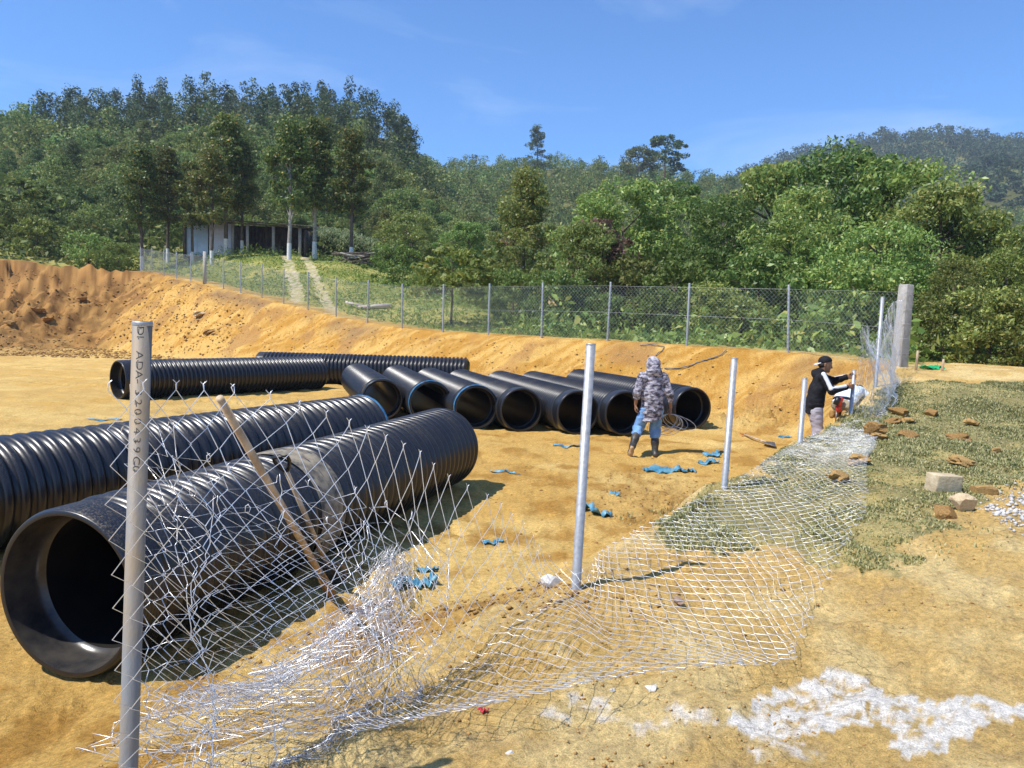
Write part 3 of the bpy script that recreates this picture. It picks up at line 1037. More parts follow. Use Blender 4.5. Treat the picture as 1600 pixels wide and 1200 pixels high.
for i, (px, Y, s, mk, lb) in enumerate(BIG):
    tree('broad_tree', 'big', i, on(px, Y), lb, 'tree', M[mk], M['bark'], 'broad trees behind the far fence', s * .88)

# --- shrubs
SHR = [(612, 52, .8, 'leaf_bright', 'bright green shrub at the right edge of the field'),
       (672, 47, .5, 'leaf_bright', 'yellow green shrub left of the dark stemmed small tree'),
       (752, 42, .7, 'leaf_bright', 'bright shrub right of the dark stemmed small tree'),
       (800, 36, .72, 'leaf_weed', 'low shrub behind the fence below the pointed tree'),
       (870, 33, .75, 'leaf_big', 'shrub behind the fence, left of the dry brown bush'),
       (985, 34, .95, 'leaf_bright', 'fresh green shrub right of the dry brown bush'),
       (1050, 31, .9, 'leaf_bright', 'bright shrub behind the far fence below the round crowned tree'),
       (1110, 28, .62, 'leaf_weed', 'pale leafy shrub close behind the far fence'),
       (1155, 26.5, .46, 'leaf_weed', 'small pale shrub close behind the right part of the far fence'),
       (1275, 24.4, .34, 'leaf_weed', 'small shrub at the foot of the far fence left of the corner'),
       (1325, 23.5, .3, 'leaf_weed', 'smallest shrub at the foot of the far fence near the corner'),
       (1470, 22.0, .52, 'leaf_big', 'broad leaved shrub right of the concrete corner post'),
       (1545, 21.0, .62, 'leaf_big', 'dense shrub at the right behind the earth shelf'),
       (1610, 20.0, .58, 'leaf_bright', 'bright shrub at the right edge of the picture'),
       (60, 66, 1.0, 'leaf_weed', 'shrub above the dug earth at the far left'),
       (140, 64, .9, 'leaf_big', 'shrub above the end of the cut bank'),
       (185, 63, .7, 'leaf_bright', 'shrub next to the far left end of the fence'),
       (1180, 30, 1.0, 'leaf_big', 'dark shrub behind the far fence under the large broad tree'),
       (1330, 27, .9, 'leaf_big', 'dark shrub behind the far fence next to the concrete corner post'),
       (940, 32, .5, 'leaf_weed', 'low shrub behind the far fence below the dry bush')]
for i, (px, Y, s, mk, lb) in enumerate(SHR):
    tree('shrub', 'bush', i, on(px, Y), lb, 'shrub', M[mk], M['bark'], 'shrubs behind the far fence', s)
tree('dry_bush', 'dry', 0, on(925, 37, .6), 'dry brown bush among the green shrubs behind the fence', 'bush', M['leaf_dry'], M['bark'], None, 1.2)
tree('small_tree', 'flat', 0, on(703, 33.5), 'small yellow green tree with dark bare stem behind the far fence', 'tree', M['leaf_bright'], M['bark'], None, .68)
tree('small_tree', 'flat', 1, on(32, 70), 'spreading tree with pale forked stem above the dug earth', 'tree', M['leaf_weed'], M['bark_pale'], None, 1.25)
tree('ridge_pine', 'lone', 0, on(1026, 262), 'lone round topped pine standing above the middle ridge', 'tree', M['leaf_pine'], M['bark'], None, 1.65)
tree('ridge_conifer', 'pine', 1, on(829, 272), 'dark pointed conifer on the skyline of the middle ridge', 'tree', M['leaf_pine'], M['bark'], None, 1.35)
tree('ridge_tree', 'wood', 1, on(985, 258), 'dark rounded tree on the skyline left of the lone pine', 'tree', M['leaf_pine'], M['bark'], None, 2.0)

# --- wood on the hills: the nearest trees one by one
rng = np.random.default_rng(12)
cand = []
y = 69.0
while y < 132:
    st = 4.6 + (y - 69) * .022
    xs = np.arange(-.60 * y * 1.25, .70 * y, st)
    for x in xs:
        cand.append((x + rng.uniform(-.42, .42) * st, y + rng.uniform(-.42, .42) * st))
    y += st * 1.02
keep = []
for x, y in cand:
    px = 800 + x / y * 1200
    if px < -40 or px > 1010:
        continue
    if y < 76 and 260 < px < 620:
        continue
    keep.append((x, y, px))
keep.sort(key=lambda k: k[1])
keep = keep[:296]
YSTOP = keep[-1][1]
for i, (x, y, px) in enumerate(keep):
    left = px < 640
    pine = left and rng.random() < .16
    rust = (not left) and rng.random() < .12
    s = rng.uniform(.62, 1.12) * (.85 if left else .8) * (.62 + .38 * sstep(70, 100, y))
    z = tz(x, y)
    zone = ('left hillside, left of the tall row' if px < 225 else 'left hillside, behind the tall row' if px < 480 else
            'left hillside, right of the shed' if px < 640 else 'slope left of the pointed tree' if px < 800 else 'slope right of the pointed tree')
    up_ = 'low on the ' if y < 98 else 'high on the '
    lb = ('dark conifer ' if pine else 'reddish brown tree ' if rust else 'leafy woodland tree ') + up_ + zone
    tree('hill_tree', 'pine' if pine else 'wood', int(rng.integers(0, 4)), (x, y, z - .3), lb, 'tree',
         M['leaf_rust'] if rust else (M['leaf_pine'] if pine else M['leaf_wood']), M['bark'],
         lb.replace('tree', 'trees', 1).replace('conifer', 'conifers', 1), s * (.75 if pine else 1), float(rng.uniform(0, 6.28)))


# --- the rest of the wood reads as one mass
def wood_mass(name, P, H, W, nleaf, leaf, tint, mat, label, col):
    """joined crowns: P base points, H heights, W widths, nleaf leaves each"""
    n = len(P)
    rg = np.random.default_rng(len(P))
    clump = 15
    th = rg.uniform(0, 2 * np.pi, (n, clump))
    u = rg.uniform(0, 1, (n, clump))
    pr = np.where(col[:, None], np.sin(np.pi * np.clip(u * .85 + .12, 0, 1)) * (1 - .35 * u), np.sqrt(np.clip(1 - (2 * u - .7) ** 2 / 1.7, .05, 1)))
    rr = np.sqrt(rg.uniform(.1, 1, (n, clump))) * pr * W[:, None] * .40
    cc = np.stack([rr * np.cos(th), rr * np.sin(th), H[:, None] * (.12 + .8 * u)], 2)
    k = rg.integers(0, clump, (n, nleaf))
    dv = rg.normal(0, 1, (n, nleaf, 3))
    dv /= np.linalg.norm(dv, axis=2, keepdims=True)
    cp = np.take_along_axis(cc, k[..., None], 1)
    rad = (rg.uniform(.3, 1, (n, nleaf)) ** .5) * W[:, None] * .21
    off = dv * rad[..., None]
    off[..., 2] *= np.where(col, 1.25, .7)[:, None]
    C = (P[:, None] + cp + off).reshape(-1, 3)
    v, q = leaf_quads(C, leaf, rg, .5, .62, dv.reshape(-1, 3), .2)
    me = mesh_arr(name, v, q)
    ta = me.attributes.new('tint', 'FLOAT', 'POINT')
    ta.data.foreach_set('value', np.repeat(tint, nleaf * 4).astype(np.float32))
    o = link(name, me, mat)
    tag(o, label, 'wood', None, 'stuff')


def scatter(y0, y1, step0, grow, p0, p1):
    pts = []
    y = y0
    while y < y1:
        st = step0 + (y - y0) * grow
        xs = np.arange((p0 - 800) / 1200 * y, (p1 - 800) / 1200 * y, st)
        pts += [(x + rng.uniform(-.45, .45) * st, y + rng.uniform(-.45, .45) * st) for x in xs]
        y += st
    return A3(pts)


P = scatter(YSTOP - 1, 330, 5.6, .009, -60, 1660)
px = 800 + P[:, 0] / P[:, 1] * 1200
ok = ((px < 760) & (P[:, 1] < 222)) | ((px >= 640) & (px < 1300) & (P[:, 1] > 120)) | ((px >= 1000) & (P[:, 1] > 200))
P = P[ok]
px = px[ok]
z = terrain(P[:, 0], P[:, 1], False)
colm = (px > 70) & (px < 640) & (P[:, 1] > 138) & (rng.random(len(P)) < .75)
H = np.where(colm, rng.uniform(7.5, 12.5, len(P)), rng.uniform(4.5, 8, len(P)))
Wd = np.where(colm, rng.uniform(4.4, 6.4, len(P)), rng.uniform(5.5, 8, len(P)))
tn = rng.random(len(P))
PP = np.column_stack([P, z - .4])
wood_mass('hill_wood', PP[~colm], H[~colm], Wd[~colm], 520, .52, tn[~colm], M['leaf_far'],
          'dense leafy wood covering the hills up to the skyline', colm[~colm])
wood_mass('ridge_conifers', PP[colm], H[colm], Wd[colm], 640, .46, tn[colm], M['leaf_ridge'],
          'dark crowded conifers along the top of the left hill', colm[colm])
P = scatter(335, 900, 9.5, .006, 1000, 1700)
px = 800 + P[:, 0] / P[:, 1] * 1200
ok = (P[:, 1] > 560) | (rng.random(len(P)) < .95)
P = P[ok]
z = terrain(P[:, 0], P[:, 1], False)
big = P[:, 1] > 540
H = np.where(big, rng.uniform(8, 15, len(P)), rng.uniform(2.5, 8, len(P)))
Wd = np.where(big, rng.uniform(11, 16, len(P)), rng.uniform(7, 12, len(P)))
wood_mass('mountain_wood', np.column_stack([P, z - 1]), H, Wd, 150, 1.6, rng.random(len(P)), M['leaf_mountain'],
          'far wooded mountain on the right behind the trees', np.zeros(len(P), bool))


# --- field weeds, undergrowth, maize, grass
def carpet(name, n, yr, pxr, hgt, leaf, mat, label, cat, cond, seed, aspect=.4, up=.3):
    rg = np.random.default_rng(seed)
    Y = yr[0] + (yr[1] - yr[0]) * rg.uniform(0, 1, n * 3) ** .9
    X = (rg.uniform(pxr[0], pxr[1], n * 3) - 800) / 1200 * Y
    ok = cond(X, Y)
    X, Y = X[ok][:n], Y[ok][:n]
    hz = fbm(X * .55, Y * .55, seed + 3, 4, .6)
    Z = terrain(X, Y) + rg.uniform(0, 1, len(X)) ** 1.3 * hgt * sstep(.33, .75, hz) * 1.6
    v, q = leaf_quads(np.stack([X, Y, Z], 1), leaf, rg, up, aspect)
    o = link(name, mesh_arr(name, v, q), mat)
    tag(o, label, cat, None, 'stuff')


def c_field(X, Y):
    d, zf, ql, s, t, gr, lime, trk, yard, outfar, green = masks(X, Y)
    return (green > .5) & outfar & ~trk & ~(yard & (fbm(X, Y, 5, 2) > .4))


carpet('field_weeds', 34000, (20, 70), (150, 900), .55, .20, M['leaf_weed'], 'rough grass and weeds covering the sloping field behind the fence', 'weeds', c_field, 31, .28, .2)
carpet('undergrowth', 15000, (19.5, 40), (800, 1700), .95, .26, M['leaf_big'], 'leafy undergrowth along the back of the far fence', 'undergrowth', c_field, 37, .5, .5)
carpet('forest_scrub', 16000, (58, 100), (-80, 1000), 2.2, .5, M['leaf_wood'], 'scrub filling the gaps at the foot of the wood', 'scrub',
       lambda X, Y: (Y > np.where(X / Y * 1200 + 800 < 190, 62.5, 66)) & ~((X / Y * 1200 + 800 > 270) & (X / Y * 1200 + 800 < 480) & (Y < 74)), 41, .6, .5)
rg = np.random.default_rng(77)
mv, mq, nn = [], [], 0
for i in range(520):
    px, Y = rg.uniform(478, 640), rg.uniform(67, 77)
    b = A3(on(px, Y))
    h = rg.uniform(1.7, 2.6)
    for k in range(9):
        a = rg.uniform(0, 6.28)
        z0_ = h * rg.uniform(.2, .9)
        L_ = rg.uniform(.6, .95)
        dr = A3([math.cos(a), math.sin(a), 0])
        sd = A3([-math.sin(a), math.cos(a), 0]) * .05
        p0, p1, p2 = b + A3([0, 0, z0_]), b + A3([0, 0, z0_ + .35]) + dr * L_ * .5, b + A3([0, 0, z0_ + .1]) + dr * L_
        mv += [p0 - sd, p0 + sd, p1 + sd * 1.2, p1 - sd * 1.2, p2]
        mq.append([nn, nn + 1, nn + 2, nn + 3])
        mq.append([nn + 3, nn + 2, nn + 4, nn + 4])
        nn += 5
mq = A3(mq)
tq = mq[1::2][:, :3]
o = link('maize', mesh_arr('maize', A3(mv), [mq[0::2], tq]), M['leaf_maize'])
tag(o, 'stand of tall maize with pale leaves right of the shed', 'maize', None, 'stuff')


def grass_blades(name, n, poly, hgt, label, seed, cond=None):
    rg = np.random.default_rng(seed)
    pa = A3(poly)
    X = rg.uniform(pa[:, 0].min(), pa[:, 0].max(), n * 4)
    Y = rg.uniform(pa[:, 1].min(), min(pa[:, 1].max(), 20), n * 4)
    d, zf, ql, s, t, gr, lime, trk, yard, outfar, green = masks(X, Y)
    dens = fbm(X * 1.4, Y * 1.4, seed + 1, 4, .6)
    # patches where the grass is thinner
    gr = gr | (inpoly(X + rg.normal(0, .22, len(X)), Y + rg.normal(0, .22, len(X)), poly) & (rg.random(len(X)) < .12))
    ok = gr & (rg.random(len(X)) < .18 + .82 * sstep(.32, .64, dens) * np.where(Y < 8, 1, .9))
    X, Y, dens = X[ok][:n], Y[ok][:n], dens[ok][:n]
    Z = terrain(X, Y)
    m = len(X)
    h = hgt * rg.uniform(.4, 1.25, m) * (.5 + .9 * sstep(.4, .7, dens)) * (.62 + .38 * sstep(7, 10, Y)) * (1 + 1.3 * sstep(2.2, 5.5, (X - NA[0]) * NN[0] + (Y - NA[1]) * NN[1]) * sstep(9, 13, Y))
    a = rg.uniform(0, 6.28, m)
    l = h * rg.uniform(.3, 1.0, m)
    w = rg.uniform(.003, .006, m) * (1 + Y * .09)
    bx, by = np.cos(a), np.sin(a)
    B = np.stack([X, Y, Z - .005], 1)
    S = np.stack([-by * w, bx * w, 0 * w], 1)
    D = np.stack([bx, by, 0 * bx], 1)
    Uv = np.stack([0 * h, 0 * h, h], 1)
    v = np.stack([B - S, B + S, B + D * (l * .35)[:, None] + Uv * .65 + S * .7, B + D * (l * .35)[:, None] + Uv * .65 - S * .7, B + D * l[:, None] + Uv], 1).reshape(-1, 3)
    k = np.arange(m) * 5
    q = np.stack([k, k + 1, k + 2, k + 3], 1)
    tt = np.stack([k + 3, k + 2, k + 4], 1)
    o = link(name, mesh_arr(name, v, [q, tt]), M['grass'])
    tag(o, label, 'grass', None, 'stuff')


grass_blades('grass', 165000, GRASS, .042, 'short patchy grass on the berm along the unfinished fence', 51)

# ------------------------------------------------------------------ shed, woodpile, slab behind the fence
def build_shed():
    c = A3(on(385, 66))
    z0 = c[2]
    xl, xr = (288 - 800) / 1200 * 66, (469 - 800) / 1200 * 66
    L_ = xr - xl
    e = empty('shed', (xl, 66, z0), 'long low open shed with lean-to roof and pale sheet walls', 'shed')
    D_ = 4.2
    def hz(x):
        return 2.75 - .45 * x / L_
    # roof sheets side by side
    n = 10
    for i in range(n):
        x0, x1 = -.35 + (L_ + .8) * i / n, -.35 + (L_ + .8) * (i + 1) / n + .03
        mb = MB()
        k = 8
        xs = np.linspace(x0, x1, k + 1)
        up = A3([0, .035] * 5)[:k + 1]
        v, q = [], []
        for j in range(k + 1):
            zt = hz(xs[j]) + .1 + up[j] + .004 * (i % 2)
            v += [(xs[j], -.7, zt), (xs[j], D_ + .3, zt + .5), (xs[j], -.7, zt - .02), (xs[j], D_ + .3, zt + .48)]
        for j in range(k):
            a, b = 4 * j, 4 * j + 4
            q += [[a, b, b + 1, a + 1], [a + 2, a + 3, b + 3, b + 2], [a, a + 2, b + 2, b]]
        mb.add(v, q)
        mb.build('roof_sheet', M['rust'], e)
    # purlins under the eave
    for yy in (-.5, 1.2, 3.0):
        mb = MB()
        mb.tube([(-.3, yy, hz(-.3) - .02 + .1 * yy), (L_ + .3, yy, hz(L_) - .02 + .1 * yy)], .06, 6)
        mb.build('purlin', M['bark'], e)
    for x in (.05, 4.15, 5.4, 7.6, L_ - .12):
        zt = hz(x)
        MB().box((x, -.1, zt / 2 - .2), (.22, .2, zt + .4)).build('post', M['concrete'] if x > .1 else M['bark'], e)
    for x in (6.4, 8.6):
        MB().tube([(x, 1.6, -.3), (x + .05, 1.6, hz(x) + .1)], .07, 7).build('prop', M['bark'], e)
    # front sheets: bluish left bay, pale right bay
    def sheet(x0, x1, m, yy):
        zt = hz((x0 + x1) / 2) - .12
        mb = MB()
        k = 10
        xs = np.linspace(x0, x1, k + 1)
        v, q = [], []
        for j in range(k + 1):
            o = .02 * (j % 2)
            v += [(xs[j], yy - o, -.3), (xs[j], yy - o, hz(xs[j]) - .12), (xs[j], yy - o + .02, -.3), (xs[j], yy - o + .02, hz(xs[j]) - .12)]
        for j in range(k):
            a, b = 4 * j, 4 * j + 4
            q += [[a, b, b + 1, a + 1], [a + 2, a + 3, b + 3, b + 2], [a + 1, b + 1, b + 3, a + 3]]
        mb.add(v, q)
        mb.build('wall_sheet', m, e)
    for i in range(2):
        sheet(.15 + i * .92, 1.06 + i * .92, M['sheet_blue'], .05)
    for i in range(3):
        sheet(2.1 + i * .68, 2.775 + i * .68, M['sheet_white'], .0)
    MB().box((L_ / 2, D_, 1.2), (L_, .08, 3.2)).build('back_wall', M['bark'], e)
    MB().box((.0, D_ / 2, 1.1), (.06, D_ - .3, 2.9)).build('side_wall', M['rust'], e)
    MB().box((L_ + .02, D_ / 2 + .3, .9), (.06, D_ - .9, 2.7)).build('side_wall', M['rust'], e)
    MB().box((4.25, 2.0, 1.0), (.05, 3.6, 2.6)).build('partition', M['rust'], e)
    mb = MB()
    mb.box((7.2, 1.9, .35), (1.2, .8, .9))
    mb.box((7.3, 1.9, .95), (.7, .7, .3))
    mb.build('stored_crates', M['bark'], e)


build_shed()

e = empty('woodpile', on(553, 60), 'dark pile of cut branches beside the dark full crowned tree', 'woodpile')
rg = np.random.default_rng(5)
for i in range(26):
    a = rg.uniform(-.5, .5)
    L_ = rg.uniform(1.6, 3.0)
    cx, cy, cz = rg.uniform(-.9, .9), rg.uniform(-.5, .5), rg.uniform(.05, 1.0) * (1 - .5 * abs(rg.uniform(-1, 1)))
    dx, dz = math.cos(a) * L_ / 2, rg.uniform(-.25, .25)
    mb = MB()
    mb.tube([(cx - dx, cy - math.sin(a), max(cz - dz, .02)), (cx + dx, cy + math.sin(a), max(cz + dz, .02))], rg.uniform(.04, .09), 6)
    mb.build('branch', M['bark_pale'] if i % 3 == 0 else M['bark'], e)

g = gnd(582, 481)
e = empty('concrete_slab', g, 'pale pinkish slab lying flat in the field behind the fence', 'slab')
mb = MB()
mb.box((0, 0, .08), (1.7, 1.3, .16), (0.05, -.08, .3), jit=.02)
mb.build('slab_piece', M['slab'], e)
mb = MB()
mb.box((-.85, .35, .16), (1.0, .8, .1), (.1, .12, .9), jit=.02)
mb.build('slab_piece', M['slab'], e)
# stakes and scrap on the shelf right of the corner
for px, py, h, lb in ((1431, 578, .42, 'short grey stake right of the concrete corner post'), (1472, 580, .26, 'stub of a stake beside the green scrap')):
    g = gnd(px, py)
    mb = MB()
    mb.tube([(0, 0, -.1), (.01, 0, h * .6), (.02, .01, h)], A3([.03, .028, .024]), 6)
    o = mb.build('stake', M['wood'], None, loc=g)
    tag(o, lb, 'stake')


# ------------------------------------------------------------------ chain link
def chain(S, nu, nv, r, sides, barb=0.0, over=.05, i0=0, kink=.004, seed=1):
    """woven wires; S(u, v) maps mesh columns/rows to world points"""
    i = np.arange(i0, nu)[:, None]
    j = np.arange(nv + 1)[None]
    par = (i + j) % 2
    u = i - over + (1 + 2 * over) * par
    v = np.broadcast_to(j, u.shape).astype(float)
    P = S(u, v)
    du = S(u + .05, v) - S(u - .05, v)
    dv = S(u, v + .05) - S(u, v - .05)
    n = np.cross(du, dv)
    n /= np.linalg.norm(n, axis=2, keepdims=True) + 1e-9
    P = P + n * kink * np.where(par == 1, 1, -1)[..., None]
    if barb:
        rg = np.random.default_rng(seed)
        def ext(a, b, k):
            d = a - b
            d /= np.linalg.norm(d, axis=1, keepdims=True) + 1e-9
            side = np.where((np.arange(len(a)) % 2 == 0), 1, -1)[:, None]
            t = du[:, k] / (np.linalg.norm(du[:, k], axis=1, keepdims=True) + 1e-9)
            dd = dv[:, k] / (np.linalg.norm(dv[:, k], axis=1, keepdims=True) + 1e-9) * (1 if k else -1)
            p1 = a + dd * barb * .6 + rg.normal(0, .002, a.shape)
            p2 = p1 + dd * barb * .35 + t * side * barb * .4
            return p1, p2
        a1, a2 = ext(P[:, 0], P[:, 1], 0)
        b1, b2 = ext(P[:, -1], P[:, -2], nv)
        P = np.concatenate([a2[:, None], a1[:, None], P, b1[:, None], b2[:, None]], 1)
    return sweep(P, r, sides)


# --- far fence
def far_fence():
    base = FARP.copy()
    base[:, 2] = terrain(base[:, 0], base[:, 1])
    e = empty('chain_link_fence', base[len(base) // 2], 'long finished chain link fence along the top of the cut bank', 'fence')
    org = base[len(base) // 2]
    FH = 1.66
    rg = np.random.default_rng(3)
    pm = MB().lathe([(.001, 1.80), (.031, 1.795), (.034, 1.785), (.034, -.5)], 10).mesh('post', True)
    for i, b in enumerate(base):
        if i == 14:
            continue
        o = link('post', pm, M['galv'], e, b - org)
        o.rotation_euler = (rg.normal(0, .012), rg.normal(0, .012), rg.uniform(0, 6))
    b = base[14]
    mb = MB()
    mb.box((0, 0, .78), (.22, .22, 2.4), (0, 0, .5), taper=.85)
    mb.build('concrete_post', M['concrete'], e, loc=b - org)
    # the mesh itself, corner to far end
    line = np.concatenate([[A3([CORNER[0], CORNER[1], tz(CORNER[0], CORNER[1])])], base])
    seg = np.linalg.norm(np.diff(line[:, :2], axis=0), axis=1)
    acc = np.concatenate([[0], np.cumsum(seg)])
    cell = .062
    nu, nv = int(acc[-1] / cell), int(FH / cell)
    kk = np.linspace(0, acc[-1], 400)
    lx, ly = np.interp(kk, acc, line[:, 0]), np.interp(kk, acc, line[:, 1])
    gz = terrain(lx, ly, False)
    lz = np.interp(kk, acc, line[:, 2])
    lz = np.maximum(lz, np.convolve(np.pad(gz, 6, 'edge'), np.ones(13) / 13, 'valid')) + .03

    def S(u, v):
        l = u * cell
        x, y, z = np.interp(l, kk, lx), np.interp(l, kk, ly), np.interp(l, kk, lz)
        b_ = .03 * np.sin(l * 2.4) * np.sin(v / nv * 3.1)
        return np.stack([x - org[0], y - .05 - org[1] + b_, z + v * cell - org[2]], -1)
    v, q = chain(S, nu, nv, .0036, 3)
    o = link('wire_mesh', mesh_arr('wire_mesh', v, q), M['wire_far'], e)
    o['kind'] = 'stuff'
    for z in (FH * .99, FH * .5):
        l = np.linspace(0, nu, 240)
        P = S(l, np.full(240, z / cell))
        MB().tube(P, .003, 4, False).build('tension_wire', M['wire_far'], e)


far_fence()
g = A3([CORNER[0], CORNER[1], tz(CORNER[0], CORNER[1])])
e = empty('corner_post', g, 'thick concrete post at the corner where the two fences meet', 'post')
mb = MB()
mb.box((0, 0, .68), (.27, .27, 2.35), (.0, .035, .45), taper=.86)
o = mb.build('shaft', M['concrete'], e)
bv = o.modifiers.new('bevel', 'BEVEL')
bv.width = .018
bv.segments = 2
mb = MB()
for k in range(5):
    mb.tube([(-.14, -.12, .3 + k * .33), (.0, -.19, .31 + k * .33), (.13, -.13, .3 + k * .33)], .004, 4)
mb.build('tie_wire', M['wire_far'], e)

# --- posts of the near, unfinished fence (t = metres along the line)
POSTS = [(0.0, 1.72, (.012, .034), 'galv_dusty', .029, 'nearest steel post with stencilled code, wire mesh hanging on it'),
         (2.93, 1.66, (.004, .024), 'galv', .030, 'bare steel post in the middle foreground, second along the unfinished fence'),
         (5.83, 1.52, (-.01, .04), 'galv', .030, 'bare steel post right of the walking man, third along the unfinished fence'),
         (8.75, 1.22, (-.02, .045), 'galv', .031, 'bare steel post left of the man in black'),
         (12.1, 1.25, (-.02, .05), 'galv', .031, 'steel post held by the man in black'),
         (14.45, 1.72, (-.01, .03), 'galv', .033, 'steel post just left of the concrete corner post')]
PW = []
for i, (t, h, tilt, mk, r, lb) in enumerate(POSTS):
    p = NA + NU * t
    z = tz(*p)
    if i == 0:
        p = p - A3([.05, 0])
        z = 2.2 - .02 - h
    if i:
        h = float(at((1, 905, 1143, 1257, 1332, 1386)[i], (1, 536, 559, 591, 578, 464)[i], p[1])[2]) - z
    PW.append((p[0], p[1], z, h))
    e = empty('fence_post', (p[0], p[1], z), lb, 'post', 'posts of the unfinished fence')
    e.rotation_euler = (tilt[0], tilt[1] + .005, .4)
    mb = MB().lathe([(r - .004, h - .4), (r - .004, h), (r, h), (r, -.6)], 28)
    sh = mb.build('tube', M[mk], e, True)
    sh.data.shade_auto_smooth() if hasattr(sh.data, 'shade_auto_smooth') else None
    mb = MB().lathe([(r + .0006, h - .012), (r + .0014, h - .006), (r + .0006, h + .001), (r - .003, h + .0012)], 28)
    mb.build('cut_rim', M['galv'], e, True)
    if i == 0:
        dz_ = .012
        for ch in 'DI ADA-3200439C0':
            if ch != ' ':
                cu = bpy.data.curves.new('printed_character', 'FONT')
                cu.body = ch
                cu.size = .046
                cu.align_y = 'CENTER'
                to = bpy.data.objects.new('printed_tmp', cu)
                COL.objects.link(to)
                me = bpy.data.meshes.new_from_object(to.evaluated_get(bpy.context.evaluated_depsgraph_get()))
                bpy.data.objects.remove(to)
                bt = bmesh.new()
                bt.from_mesh(me)
                bmesh.ops.triangulate(bt, faces=bt.faces[:])
                for _ in range(2):
                    bmesh.ops.subdivide_edges(bt, edges=bt.edges[:], cuts=1, use_grid_fill=True)
                bt.to_mesh(me)
                bt.free()
                n = len(me.vertices)
                co = np.empty(n * 3, np.float32)
                me.vertices.foreach_get('co', co)
                co = co.reshape(-1, 3)
                th = math.radians(-90 + 14) - .4 + co[:, 1] / r * .62
                rr = r + .0013
                nv_ = np.stack([np.cos(th) * rr, np.sin(th) * rr, h - dz_ - co[:, 0] * .9], 1)
                me.vertices.foreach_set('co', nv_.astype(np.float32).ravel())
                me.update()
                link('printed_character', me, M['ink'], sh)
            dz_ += .030 if ch != ' ' else .018


# --- the loose mesh of the near fence
def fence_pt(t, z, off=0.0):
    p = NA + NU * t + NN * off
    return A3([p[0], p[1], z])


